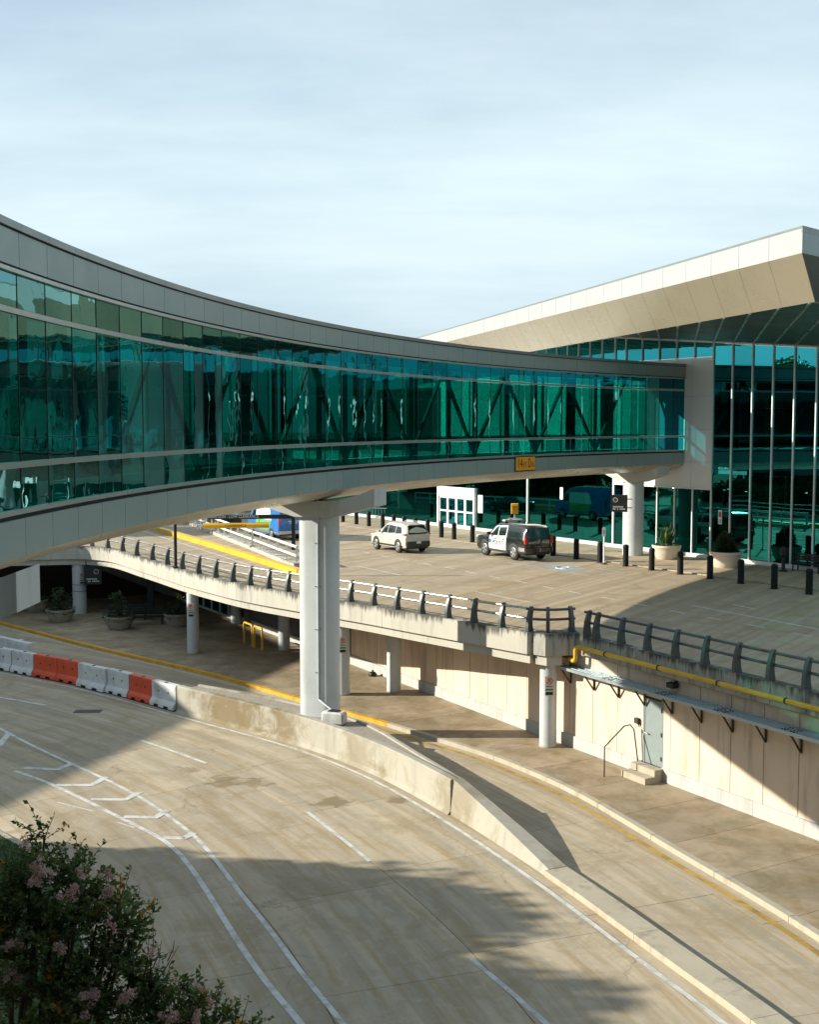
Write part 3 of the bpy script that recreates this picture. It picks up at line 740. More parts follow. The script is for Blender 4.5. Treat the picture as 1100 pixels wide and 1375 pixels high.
wposts = [W(-0.22, 0.12)] + [W(-0.72 - 1.32 * k, 0.12) for k in range(14)]
railing('wall_railing', wr, wposts, ZP, 'dark two-pipe fin railing on the stained parapet above the beige wall', 1, pipe=M_dgrey)

# ------------------------------------------------------------------ retaining wall
wall = T('retaining_wall', (*W(-4, 0), ZW), 0, 'beige panelled retaining wall with white plinth below the upper road', 'wall')
def wbox(t0, t1, o0, o1, z0, z1, mb=None):
    a, b, c, d = W(t0, o0), W(t1, o0), W(t1, o1), W(t0, o1)
    return (mb or MB()).prism([(a.x, a.y), (b.x, b.y), (c.x, c.y), (d.x, d.y)], z0, z1)
O('backing', wbox(-26, 18.6, -0.30, -0.035, 0.1, ZP - 0.5), M_bed, wall)
tj = [-0.42 - 1.32 * k for k in range(19)][::-1] + [-0.42 + 1.32 * k for k in range(1, 15)]
D0, D1 = -3.98, -3.12
for a, b in zip(tj[:-1], tj[1:]):
    top = 3.62 if a < -0.5 else ZU - 0.36
    if a < D0 and b > D0 - 0.4 and b >= D1 - 0.3 or (a <= D0 and b >= D1):
        O('panel', wbox(a + 0.008, D0 - 0.06, -0.034, 0.0, ZW + 0.42, top), M_beige, wall)
        if b > D1 + 0.1: O('panel', wbox(D1 + 0.06, b - 0.008, -0.034, 0.0, ZW + 0.42, top), M_beige, wall)
        O('panel', wbox(D0 - 0.06, D1 + 0.06, -0.034, 0.0, 2.80, top), M_beige, wall)
    else:
        O('panel', wbox(a + 0.014, b - 0.014, -0.034, 0.0, ZW + 0.42, top), M_beige, wall)
for a, b in ((-24, D0 - 0.05), (D1 + 0.05, 18.1)):
    n = max(1, int((b - a) / 3.9))
    for q in range(n):
        O('plinth', wbox(a + (b - a) * q / n + 0.004, a + (b - a) * (q + 1) / n - 0.004, -0.03, 0.07, 0.10, ZW + 0.44), M_plinth, wall)
# parapet segments with recesses
for q in range(18):
    t1 = -0.10 - 1.32 * q + 0.0; t0 = t1 - 1.32
    O('parapet_block', wbox(t0 + 0.006, t1 - 0.006, -0.12, 0.22, 3.66, ZP - 0.02), M_parapet, wall)
    O('post_seat', wbox(t1 - 0.72, t1 - 0.50, 0.0, 0.25, 3.70, ZP), M_parapet, wall)
# door with steps
door = T('service_door', (*W((D0 + D1) / 2, 0), ZW + 0.4), 0, 'grey metal service door in the beige wall above two concrete steps', 'door')
O('leaf', wbox(D0 + 0.03, D1 - 0.03, -0.05, -0.012, 0.57, 2.72), M_door, door)
O('frame', wbox(D0 - 0.05, D0 + 0.02, -0.06, 0.008, 0.52, 2.80).add([], []) and wbox(D1 - 0.02, D1 + 0.05, -0.06, 0.008, 0.52, 2.80, wbox(D0 - 0.05, D0 + 0.02, -0.06, 0.008, 0.52, 2.80)), M_door, door)
O('handle', MB().tube([(*W(D1 - 0.10, -0.01), 1.58), (*W(D1 - 0.10, 0.06), 1.58), (*W(D1 - 0.24, 0.07), 1.57)], 0.022, 6), M_galv, door)
for z in (0.85, 1.65, 2.45): O('hinge', wbox(D0 - 0.015, D0 + 0.035, -0.01, 0.03, z - 0.07, z + 0.07), M_rust, door)
steps = T('concrete_steps', (*W(-3.55, 0.4), ZW), 0, 'two concrete steps below the grey service door', 'steps')
O('step', wbox(-4.12, -2.95, 0.075, 0.42, ZW, ZW + 0.42), M_kerb, steps)
O('step', wbox(-4.12, -2.95, 0.422, 0.82, ZW, ZW + 0.21), M_kerb, steps)
hr = T('handrail', (*W(-2.75, 0.5), ZW), 0, 'thin bent steel handrail beside the service door steps', 'handrail')
O('pipe', MB().tube([(*W(-2.72, 1.35), ZW), (*W(-2.72, 1.35), 1.15), (*W(-2.75, 0.55), 1.75), (*W(-2.8, 0.33), 1.78), (*W(-2.86, 0.22), 1.62), (*W(-2.98, 0.14), ZW + 0.42)], 0.024, 8), M_rust, hr, smooth=60)
kl = T('key_box', (*W(-2.85, 0.05), 1.9), 0, 'small dark box on the beige wall beside the grey door', 'box')
O('box', wbox(-2.92, -2.74, 0.002, 0.12, 1.80, 1.98), M_rust, kl)
O('arm', MB().tube([(*W(-2.86, 0.06), 1.80), (*W(-2.95, 0.06), 1.70)], 0.02, 6), M_rust, kl)
# cable tray
tray = T('cable_tray', (*W(-6, 0.3), 3.1), 0, 'long galvanised cable tray on triangular brackets along the beige wall', 'cable tray')
ZT = 3.12
for q in range(10):
    t1 = 0.95 - 2.64 * q; t0 = t1 - 2.64
    mb = wbox(t0 + 0.006, t1 - 0.006, 0.03, 0.50, ZT - 0.012, ZT); wbox(t0 + 0.006, t1 - 0.006, 0.50, 0.53, ZT - 0.09, ZT + 0.012, mb); wbox(t0 + 0.006, t1 - 0.006, 0.005, 0.03, ZT - 0.09, ZT + 0.05, mb)
    wbox(t0 + 0.006, t1 - 0.006, 0.20, 0.235, ZT, ZT + 0.02, mb); wbox(t0 + 0.006, t1 - 0.006, 0.36, 0.385, ZT, ZT + 0.02, mb)
    O('tray_section', mb, M_galv, tray)
    mb = MB()
    for dt in (-0.22, -0.12, 0.10, 0.2):
        for oo in (0.12, 0.30, 0.44): wbox(t1 + dt - 0.02, t1 + dt + 0.02, oo - 0.02, oo + 0.02, ZT + 0.001, ZT + 0.024, mb)
    O('splice_bolts', mb, M_rust, tray, kind='stuff')
for q in range(19):
    t = 0.80 - 1.32 * q
    mb = MB()
    mb.bar((*W(t, 0.03), ZT - 0.10), (*W(t, 0.48), ZT - 0.10), 0.05, 0.06)
    mb.bar((*W(t, 0.035), ZT - 0.09), (*W(t, 0.035), ZT - 0.66), 0.05, 0.05, (1, 0, 0))
    mb.bar((*W(t, 0.45), ZT - 0.11), (*W(t, 0.05), ZT - 0.64), 0.045, 0.045)
    O('bracket', mb, M_rust, tray)
# yellow pipe
yp = T('yellow_pipe', (*W(-8, 0.35), 3.9), 0, 'yellow gas pipe bending down at the deck corner and running along the parapet', 'pipe')
O('pipe', MB().tube([(*W(1.2, 0.1), 3.42), (*W(0.15, 0.42), 3.42), (*W(0.05, 0.45), 3.46), (*W(0.02, 0.45), 3.56), (*W(0.02, 0.45), 3.82), (*W(-0.02, 0.45), 3.92), (*W(-0.12, 0.44), 3.96)] + [(*W(-0.3 - 0.66 * k, 0.43), 3.96) for k in range(36)], 0.075, 10), M_pipey, yp, smooth=60)
for q in range(9):
    t = -1.6 - 2.64 * q
    O('clamp', MB().tube([(*W(t - 0.03, 0.43), 3.96), (*W(t + 0.03, 0.43), 3.96)], 0.092, 10), M_rust, yp)
    O('clamp_arm', MB().bar((*W(t, 0.23), 3.86), (*W(t, 0.42), 3.88), 0.05, 0.04), M_rust, yp)
wl_ = T('wall_lamp', (*W(-4.62, 0.15), 3.45), 0, 'small black floodlight under the yellow pipe on the wall', 'lamp')
O('housing', wbox(-4.78, -4.46, 0.06, 0.30, 3.36, 3.52), M_black, wl_); O('mount', wbox(-4.66, -4.58, 0.0, 0.058, 3.40, 3.56), M_black, wl_)

# ------------------------------------------------------------------ lower terminal wall (continues the beige wall to the far left)
lw = T('lower_terminal', (*W(35, 0), ZW), 0, 'dark lower terminal front with glass doors under the upper road', 'building')
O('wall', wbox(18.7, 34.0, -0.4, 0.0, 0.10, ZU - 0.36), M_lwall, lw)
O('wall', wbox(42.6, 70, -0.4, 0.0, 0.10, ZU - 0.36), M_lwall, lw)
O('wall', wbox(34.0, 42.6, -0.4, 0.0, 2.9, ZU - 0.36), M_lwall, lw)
O('base_strip', wbox(18.7, 34.0, 0.0, 0.05, 0.10, 0.50), M_plinth, lw)
for q in range(6):
    t0 = 34.0 + q * 1.43
    mb = wbox(t0 + 0.01, t0 + 0.11, -0.12, 0.05, ZW, 2.9); wbox(t0 + 0.11, t0 + 1.43, -0.12, 0.05, ZW, ZW + 0.12, mb); wbox(t0 + 0.11, t0 + 1.43, -0.12, 0.05, 2.76, 2.9, mb)
    d_ = O('door_frame', mb, M_mull, lw)
    O('pane', wbox(t0 + 0.11, t0 + 1.43, -0.05, -0.03, ZW + 0.12, 2.76), M_tglass, d_)
O('door_void', wbox(34.0, 42.6, -2.5, -2.4, 0.1, 2.9), M_dark, lw)
lv = T('louvre', (*W(31.6, 0.2), ZW), 0, 'white slatted louvre on the dark wall beside the lower doors', 'louvre')
for q in range(6): O('slat', wbox(30.9, 32.6, 0.05, 0.14, 1.25 + q * 0.26, 1.37 + q * 0.26), M_whitep, lv)
O('louvre_post', wbox(32.62, 32.9, 0.02, 0.3, ZW, 3.2), M_lwall, lv); O('louvre_post', wbox(30.6, 30.88, 0.02, 0.3, ZW, 3.2), M_lwall, lv)

# ------------------------------------------------------------------ lower columns
cols_px = [((101, 848), 0.43, 'thick white column with two bands and a parking sign, leftmost under the deck', 1),
           ((254, 884), 0.30, 'white column with a parking sign under the curved deck, left of the yellow hoops', 1),
           ((316, 838), 0.30, 'white column in deep shade behind the yellow hoops', 0),
           ((381, 874), 0.30, 'white column in shade under the deck just left of the bridge pier', 0),
           ((460, 934), 0.31, 'white column with a parking sign just right of the bridge pier', 1),
           ((529, 930), 0.31, 'sunlit white column without a sign in front of the beige wall', 0),
           ((737, 1004), 0.31, 'sunlit white column with a parking sign under the deck corner', 1)]
for (px, r, lab, sg) in cols_px:
    c = G2(px[0], px[1], ZW) + Vector((0, r * 0.9))
    if px[0] in (101, 254):      # set back under the edge beam
        rr_ = Vector((ray(px[0], 700).x / ray(px[0], 700).y, 1.0)); c = min((rr_ * (50 + 0.05 * q) for q in range(500)), key=lambda v: min((v - p).length for p in dk)) + Vector((0.06, 0.45 if px[0] == 101 else 0.32))
    t = T('column', (c.x, c.y, ZW), 0, lab, 'column', 'round columns under the upper road')
    ztop = ZP - 1.135
    if (ZU - 0.35 > ztop) and not any((c - p).length < 1.0 for p in dk): ztop = ZU - 0.352
    if px[0] == 737: ztop = ZP - 1.145
    O('shaft', MB().lathe([(r, 0), (r, ztop - ZW)], 28, (c.x, c.y, ZW)), M_colw, t, smooth=40)
    O('base_ring', MB().lathe([(r + 0.012, 0), (r + 0.012, 0.05)], 28, (c.x, c.y, ZW)), M_kerb, t, smooth=40)
    if px[0] == 101:
        for z in (1.55, 1.95): O('band', MB().lathe([(r + 0.008, 0), (r + 0.008, 0.03)], 28, (c.x, c.y, z)), M_rust, t, smooth=40)
    if sg:
        tc_ = Vector((-c.x, -c.y)).normalized()
        rot = {101: 0.35, 254: -0.25, 460: 0.0, 737: 0.12}[px[0]]
        tc_ = Vector((tc_.x * math.cos(rot) - tc_.y * math.sin(rot), tc_.x * math.sin(rot) + tc_.y * math.cos(rot)))
        xd = Vector((-tc_.y, tc_.x)); 
        if xd.x < 0: xd = -xd
        zc = {101: 2.35, 254: 2.38, 460: 2.35, 737: 2.40}[px[0]]
        base = c + tc_ * (r + 0.012)
        s = T('parking_sign', (base.x, base.y, zc - 0.4), 0, 'no parking sign with red circle fixed on the ' + {101: 'thick banded column', 254: 'column left of the yellow hoops', 460: 'column right of the bridge pier', 737: 'column at the deck corner'}[px[0]], 'sign', 'no parking signs on the columns')
        def sp3(u, v, o=0.0): b = base + xd * u + tc_ * o; return (b.x, b.y, zc + v)
        def plate(u0, u1, v0, v1, o0, o1):
            a, b, c2, d = base + xd * u0 + tc_ * o0, base + xd * u1 + tc_ * o0, base + xd * u1 + tc_ * o1, base + xd * u0 + tc_ * o1
            return MB().prism([(a.x, a.y), (b.x, b.y), (c2.x, c2.y), (d.x, d.y)], zc + v0, zc + v1)
        O('plate', plate(-0.155, 0.155, -0.05, 0.36, 0, 0.008), M_sgrey, s)
        O('plate', plate(-0.155, 0.155, -0.34, -0.06, 0, 0.008), M_sgrey, s)
        O('red_circle', MB().tube([sp3(0.115 * math.cos(a), 0.20 + 0.115 * math.sin(a), 0.012) for a in [2 * math.pi * k / 20 for k in range(20)]], 0.014, 4, closed=True), M_red, s)
        O('red_slash', MB().bar(sp3(-0.08, 0.28, 0.012), sp3(0.08, 0.12, 0.012), 0.02, 0.02), M_red, s)
        O('letter', text_mb('P', 0.22, sp3(0, 0.20, 0.0105), (xd.x, xd.y, 0), (0, 0, 1)), M_ink, s)
        mb = MB().bar(sp3(-0.11, 0.0, 0.011), sp3(0.11, 0.0, 0.011), 0.012, 0.025)
        O('arrow', mb, M_ink, s)
        O('tow_plate', plate(-0.13, 0.13, -0.31, -0.20, 0.0082, 0.011), M_ink, s)
        O('green_band', plate(-0.13, 0.13, -0.15, -0.09, 0.0082, 0.011), M_green, s)

# ------------------------------------------------------------------ footbridge
ZB = dict(top=HC + 3.50, cope=HC + 3.34, fbot=HC + 2.74, gtop=HC + 2.62, tr1=HC + 1.97, tr0=HC - 0.72, gbot=HC - 1.50, slot=HC - 1.62, bot=HC - 2.33)
R_IN, R_OUT = BR, BR + 3.9
MOD = 1.40
TH0 = R_(174.2) + 0.0
dth = MOD / BR
# end at the terminal front
th_end = None
th = R_(150)
while th > R_(125):
    p = BP(th, R_IN)
    if (p - FC).dot(FN) < 0.12: th_end = th; break
    th -= 0.0005
def th_out(r):
    t = R_(150)
    while t > R_(120):
        if (BP(t, r) - FC).dot(FN) < 0.12: return t
        t -= 0.0005
    return t
TH_O = th_out(R_OUT)
TH_S = R_(204)
bridge = T('footbridge', (*BP(R_(160), R_IN + 2), ZB['bot']), 0, 'long curved glazed footbridge with grey metal fascia crossing to the terminal', 'footbridge')
def arc(t0, t1, r, z, n=None):
    n = n or max(2, int(abs(t1 - t0) / R_(1.0)) + 1)
    return [(BC.x + r * math.cos(t0 + (t1 - t0) * k / n), BC.y + r * math.sin(t0 + (t1 - t0) * k / n), z) for k in range(n + 1)]
def arcbox(t0, t1, r0, r1, z0, z1, n=None, mb=None):
    mb = mb or MB()
    if t0 < t1: t0, t1 = t1, t0
    a, b, c, d = arc(t0, t1, r0, z0, n), arc(t0, t1, r1, z0, n), arc(t0, t1, r1, z1, n), arc(t0, t1, r0, z1, n)
    base = MB().grid([a, b, c, d, a]); mb.add(base.v, base.f)
    mb.add([a[0], b[0], c[0], d[0]], [(0, 1, 2, 3)]); mb.add([a[-1], b[-1], c[-1], d[-1]], [(3, 2, 1, 0)])
    return mb
# joint angles (front side)
joints = []
t = TH0
while t < TH_S: t += dth
while t > th_end:
    joints.append(t); t -= dth
joints.append(th_end)
extra = R_(176.48)                       # one narrow bay
joints = sorted(set(joints + [extra]), reverse=True)
joints = [j for i, j in enumerate(joints) if i == 0 or abs(joints[i - 1] - j) * BR > 0.3 or j == th_end]
def pane(t0, t1, r, z0, z1, inner=True):
    g = 0.007 / r; a, b = t0 - g, t1 + g; n = 5; m = 6
    bul = rng.uniform(-0.006, 0.006); tw = rng.uniform(-0.004, 0.004); tl = rng.uniform(-0.003, 0.003)
    rows = []
    for i in range(m + 1):
        v = i / m; row = []
        for j in range(n + 1):
            u = j / n
            off = bul * (1 - (2 * u - 1) ** 2) * (1 - 0.6 * (2 * v - 1) ** 4) + tw * (u - 0.5) + tl * (v - 0.5)
            # flat pane between the two joints
            pa = Vector((BC.x + r * math.cos(a), BC.y + r * math.sin(a))); pb = Vector((BC.x + r * math.cos(b), BC.y + r * math.sin(b)))
            p = pa.lerp(pb, u); nrm = (BC - p).normalized(); p = p + nrm * off
            row.append((p.x, p.y, z0 + (z1 - z0) * v))
        rows.append(row)
    return MB().grid(rows)
for q in range(len(joints) - 1):
    t0, t1 = joints[q], joints[q + 1]
    endbay = (t1 - th_end) * BR < 2.3
    g = 0.008 / BR
    gm = M_bglass if endbay else M_glass
    for z0, z1 in ((ZB['gbot'], ZB['tr0'] - 0.06), (ZB['tr0'] + 0.06, ZB['tr1'] - 0.06), (ZB['tr1'] + 0.06, ZB['gtop'])):
        O('pane', pane(t0, t1, R_IN + 0.06, z0 + 0.005, z1 - 0.005), gm, bridge, smooth=180)
    O('upper_fascia_panel', arcbox(t0 - g, t1 + g, R_IN, R_IN + 0.05, ZB['fbot'], ZB['cope'], 2), M_panel, bridge)
    O('lower_fascia_panel', arcbox(t0 - g, t1 + g, R_IN, R_IN + 0.05, ZB['bot'], ZB['slot'] - 0.05, 2), M_panel, bridge)
    O('coping', arcbox(t0 - g * .6, t1 + g * .6, R_IN - 0.05, R_IN + 0.35, ZB['cope'] + 0.03, ZB['top'], 2), M_cope, bridge)
    O('gasket', arcbox(t0 - g * 1.7, t0 + g * 1.7, R_IN + 0.052, R_IN + 0.075, ZB['gbot'], ZB['gtop'], 1), M_slot, bridge)
for r0, r1, z0, z1, nm, mt in ((R_IN + 0.02, R_IN + 0.14, ZB['tr0'] - 0.055, ZB['tr0'] + 0.055, 'transom', M_alu), (R_IN + 0.02, R_IN + 0.14, ZB['tr1'] - 0.05, ZB['tr1'] + 0.05, 'transom', M_alu),
                               (R_IN - 0.02, R_IN + 0.16, ZB['gbot'] - 0.085, ZB['gbot'] - 0.003, 'sill', M_alu), (R_IN - 0.02, R_IN + 0.16, ZB['gtop'] + 0.003, ZB['gtop'] + 0.075, 'head', M_alu),
                               (R_IN + 0.052, R_IN + 0.12, ZB['slot'] - 0.06, ZB['gbot'] - 0.09, 'shadow_gap', M_slot), (R_IN + 0.052, R_IN + 0.12, ZB['gtop'] + 0.08, ZB['fbot'] + 0.05, 'shadow_gap', M_slot),
                               (R_IN + 0.02, R_IN + 0.3, ZB['cope'] - 0.01, ZB['cope'] + 0.028, 'coping_gap', M_slot),
                               (R_IN + 0.055, R_IN + 0.10, ZB['fbot'] + 0.03, ZB['cope'] - 0.02, 'fascia_backing', M_slot), (R_IN + 0.055, R_IN + 0.10, ZB['bot'] + 0.02, ZB['slot'] - 0.07, 'fascia_backing', M_slot)):
    O(nm, arcbox(TH_S, th_end, r0, r1, z0, z1), mt, bridge)
# far side
jo = []
t = TH0
while t < TH_S: t += dth * 2
while t > TH_O: jo.append(t); t -= dth * 2
jo.append(TH_O)
for q in range(len(jo) - 1):
    O('pane', pane(jo[q], jo[q + 1], R_OUT - 0.06, ZB['gbot'] + 0.005, ZB['gtop'] - 0.005), M_fglass, bridge, smooth=180)
    O('mullion', arcbox(jo[q] + 0.03 / R_OUT, jo[q] - 0.03 / R_OUT, R_OUT - 0.16, R_OUT - 0.075, ZB['gbot'], ZB['gtop'], 1), M_steel, bridge)
for q in range(len(jo) - 1):
    wq = rng.choice((0.25, 0.45, 0.9, 1.3)); tq = jo[q] - rng.uniform(0.2, 1.2) / R_OUT
    if tq - wq / R_OUT > TH_O: O('dark_fin', arcbox(tq, tq - wq / R_OUT, R_OUT - 0.22, R_OUT - 0.19, ZB['gbot'] + 0.02, ZB['gtop'] - 0.02, 1), M_steel if q % 3 else M_dark, bridge)  # dark strips added to make dark bands in the light through the bridge
O('inner_handrail', arcbox(TH_S, TH_O, R_OUT - 0.75, R_OUT - 0.70, ZB['gbot'] + 0.85, ZB['gbot'] + 0.90), M_alu, bridge)
O('far_fascia', arcbox(TH_S, TH_O, R_OUT - 0.05, R_OUT, ZB['gtop'] + 0.01, ZB['top'] - 0.02), M_panel, bridge)
O('far_fascia', arcbox(TH_S, TH_O, R_OUT - 0.05, R_OUT, ZB['bot'], ZB['gbot'] - 0.01), M_panel, bridge)
O('far_rail', arcbox(TH_S, TH_O, R_OUT - 0.15, R_OUT - 0.08, ZB['tr0'] - 0.05, ZB['tr0'] + 0.05), M_steel, bridge)
O('roof', arcbox(TH_S, (th_end + TH_O) / 2, R_IN + 0.36, R_OUT - 0.051, ZB['top'] - 0.14, ZB['top'] - 0.05), M_cope, bridge)
O('ceiling', arcbox(TH_S, (th_end + TH_O) / 2, R_IN + 0.17, R_OUT - 0.17, ZB['gtop'] + 0.05, ZB['gtop'] + 0.12), M_ceil, bridge)
O('floor', arcbox(TH_S, (th_end + TH_O) / 2, R_IN + 0.13, R_OUT - 0.052, ZB['gbot'] - 0.25, ZB['gbot'] - 0.01), M_floor, bridge)
# steel diagonals inside, on the far side
q = 0; t = TH_S
DW = 2 * dth
while t > TH_O + 0.01:
    for rr in (R_OUT - 0.42,):
        pa = (*BP(t, rr), ZB['gbot']); pb = (*BP(t - DW, rr), ZB['gtop']); 
        if q % 2: pa, pb = (*BP(t, rr), ZB['gtop']), (*BP(t - DW, rr), ZB['gbot'])
        if t - DW > TH_O: O('diagonal', MB().bar(pa, pb, 0.14, 0.16), M_steel, bridge)
    if q % 2 == 0: O('strut', MB().bar((*BP(t, R_OUT - 0.42), ZB['gbot']), (*BP(t, R_OUT - 0.42), ZB['gtop']), 0.2, 0.2, (1, 0, 0)), M_steel, bridge)
    t -= DW; q += 1
# bulging soffit
prof = [(0.0, 0.0), (0.12, -0.10), (0.5, -0.28), (1.2, -0.47), (1.95, -0.52), (2.7, -0.47), (3.4, -0.28), (3.78, -0.10), (3.9, 0.0)]
tt = [TH_S + (th_end - TH_S) * k / 74 for k in range(75)]
for q in range(0, 74, 2):
    rows = []
    for o, z in prof:
        row = []
        for k in range(q, q + 3):
            e = th_out(R_IN + o) if False else tt[k]
            e = max(e, th_end + (TH_O - th_end) * o / 3.9)
            gg = 0.004 / BR * (1 if k == q else (-1 if k == q + 2 else 0))
            row.append((*BP(e - gg, R_IN + o), ZB['bot'] + z + 0.01))
        rows.append(row)
    O('soffit_panel', MB().grid(rows), M_soffit, bridge, smooth=180)
# height sign
thS = None; best = 1e9
for k in range(4000):
    th = R_(180) - k * 0.0002; p = BP(th, R_IN)
    x = CX + F * p.x / p.y
    if abs(x - 704.5) < best: best = abs(x - 704.5); thS = th
ps = BP(thS, R_IN - 0.06); nin = (BC - ps).normalized(); xd = Vector((-nin.y, nin.x)); xd = xd if xd.x > 0 else -xd
hs = T('height_sign', (ps.x, ps.y, ZB['bot'] + 0.05), 0, 'amber clearance sign reading 14 FT 0 IN on the footbridge fascia', 'sign')
zc = (ZB['bot'] + ZB['slot']) / 2 + 0.05
def hsq(u, v, o=0.0): p = ps + xd * u + nin * o; return (p.x, p.y, zc + v)
def hplate(w, h, o0, o1):
    a, b = hsq(-w / 2, 0, o0), hsq(w / 2, 0, o0); c, d = hsq(w / 2, 0, o1), hsq(-w / 2, 0, o1)
    return MB().prism([a[:2], b[:2], c[:2], d[:2]], zc - h / 2, zc + h / 2)
O('plate', hplate(1.98, 0.72, -0.03, 0.0), M_ink, hs); O('face', hplate(1.90, 0.64, 0.001, 0.006), M_ysign, hs)
for s_, u, v, sz, sx in (('14', -0.56, 0.0, 0.68, 0.85), ('FT', -0.06, -0.08, 0.36, 0.85), ('0', 0.38, 0.0, 0.68, 0.85), ('IN', 0.71, -0.08, 0.36, 0.85)):
    O('lettering', text_mb(s_, sz, hsq(u, v, 0.009), (xd.x, xd.y, 0), (0, 0, 1), sx=sx), M_ink, hs)

# bridge piers
def pier(th, label, base_z, has_col=True, Lc=1.55, Wc=0.92, rc=71.3, reach=(2.45, 2.45), capw=1.15, pipe=False):
    c = BP(th, rc); rad = (BC - c).normalized(); tan = Vector((-rad.y, rad.x))
    t = T('bridge_pier', (c.x, c.y, base_z), 0, label, 'pier', 'hammerhead piers of the footbridge')
    def q(u, v): p = c + rad * u + tan * v; return (p.x, p.y)
    zc0 = ZB['bot'] - 0.62
    prof = []
    nseg = 14
    for sgn, ang0 in ((1, -math.pi / 2), (-1, math.pi / 2)):
        for k in range(nseg + 1):
            a = ang0 + math.pi * k / nseg
            prof.append(q(sgn * 0 + ((Lc - Wc) / 2) * sgn + Wc / 2 * math.cos(a), Wc / 2 * math.sin(a)))
    z_cb = 8.35
    O('shaft', MB().prism(prof, base_z - 0.1, z_cb + 0.25), M_colw, t, smooth=40)
    # hammerhead cap
    up = []
    ri, ro = reach
    side = [(-ro, ZB['bot'] + 0.02), (-ro, ZB['bot'] - 0.62), (-Lc / 2 + 0.02, z_cb), (Lc / 2 - 0.02, z_cb), (ri, ZB['bot'] - 0.62), (ri, ZB['bot'] + 0.02),
            (ri - 0.6, ZB['bot'] - 0.20), (ri - 1.4, ZB['bot'] - 0.42), (0, ZB['bot'] - 0.49), (-ro + 1.2, ZB['bot'] - 0.42), (-ro + 0.5, ZB['bot'] - 0.2)]
    n = len(side); vs = []
    for v in (-capw / 2, capw / 2):
        for u, z in side: vs.append((*q(u, v), z))
    tri = tessellate_polygon([[Vector((a, b, 0)) for a, b in side]])
    fs = [tuple(x) for x in tri] + [tuple(i + n for i in reversed(x)) for x in tri] + [(i, n + i, n + (i + 1) % n, (i + 1) % n) for i in range(n)]
    O('cap', MB().add(vs, fs), M_pier, t)
    return t, c, rad, tan, q
th_main = math.atan2(44.15 - BC.y, -3.40 - BC.x)
pm, pc, prad, ptan, pq = pier(th_main, 'tall oval white bridge pier with hammerhead cap behind the concrete divider', HW - 0.2)
th_l = R_(179.35)
pier(th_l, 'bridge pier at the left edge of which only the cap end shows', 0.0, Lc=1.5, reach=(2.0, 2.45))
# far pier stands on the upper road
cfar = G2(852, 747.5, ZU) + Vector((0, 0.55)); thf = math.atan2(cfar.y - BC.y, cfar.x - BC.x); rf = (cfar - BC).length
pier(thf, 'round white bridge pier on the upper pavement by the terminal front', ZU + 0.06, Lc=1.24, Wc=1.16, rc=rf, reach=(2.05, 1.75), capw=1.2)
# conduit on the main pier and its tank
view = Vector((-pc.x, -pc.y)).normalized(); sidev = Vector((view.y, -view.x))
cp = pc + view * 0.53 + Vector((-0.06, 0))
cond = T('conduit', (cp.x, cp.y, HW), 0, 'white vertical conduit strapped to the tall bridge pier', 'conduit')
tank_p = G2(449, 970, HW - 0.1)
O('pipe', MB().tube([(cp.x, cp.y, ZB['bot'] - 0.4), (cp.x, cp.y, HW + 0.55), (cp.x + 0.03, cp.y - 0.02, HW + 0.5), (tank_p.x - 0.05, tank_p.y + 0.1, HW + 0.30), (tank_p.x + 0.0, tank_p.y + 0.08, HW + 0.15)], 0.035, 8), M_colw, cond, smooth=60)
for z in (2.6, 4.2, 5.8, 7.4): O('strap', MB().box((cp.x, cp.y + 0.02, z), (0.24, 0.09, 0.03)), M_galv, cond)
tk = T('white_tank', (tank_p.x, tank_p.y, HW - 0.16), 0, 'small white plastic box at the foot of the tall bridge pier', 'box')
O('body', MB().box((tank_p.x, tank_p.y, HW + 0.09), (0.86, 0.46, 0.46), -0.35, 0.06), M_wplas, tk)
O('lid', MB().box((tank_p.x, tank_p.y, HW + 0.335), (0.4, 0.3, 0.025), -0.35), M_black, tk)

# ------------------------------------------------------------------ terminal
DL = Vector((-0.236, 0.972)).normalized(); DF = Vector((0.70, 0.71)).normalized(); DR = Vector((0.215, 0.977)).normalized()
term = T('terminal', (*FP(4), ZU), 0, 'large glass fronted airport terminal with a white upswept canopy', 'building')
FM = 1.41
def ftop(s): return max(15.2, 16.41 + 0.0927 * min(s, 8.0))
def fbox(s0, s1, o0, o1, z0, z1, mb=None):
    a, b, c, d = FP(s0, o0), FP(s1, o0), FP(s1, o1), FP(s0, o1)
    return (mb or MB()).prism([(a.x, a.y), (b.x, b.y), (c.x, c.y), (d.x, d.y)], z0, z1)
def fpane(s0, s1, z0a, z0b, z1a, z1b, mat, parent=term, o=0.0):
    bul = rng.uniform(-0.004, 0.004); tw = rng.uniform(-0.004, 0.004); n, m = 3, 5; rows = []
    for i in range(m + 1):
        v = i / m; row = []
        for j in range(n + 1):
            u = j / n; s = s0 + (s1 - s0) * u
            p = FP(s, o + bul * (1 - (2 * u - 1) ** 2) * (1 - (2 * v - 1) ** 4) + tw * (u - .5))
            za = z0a + (z0b - z0a) * u; zb = z1a + (z1b - z1a) * u
            row.append((p.x, p.y, za + (zb - za) * v))
        rows.append(row)
    return O('pane', MB().grid(rows), mat, parent, smooth=180)
B0 = ZU + 0.30
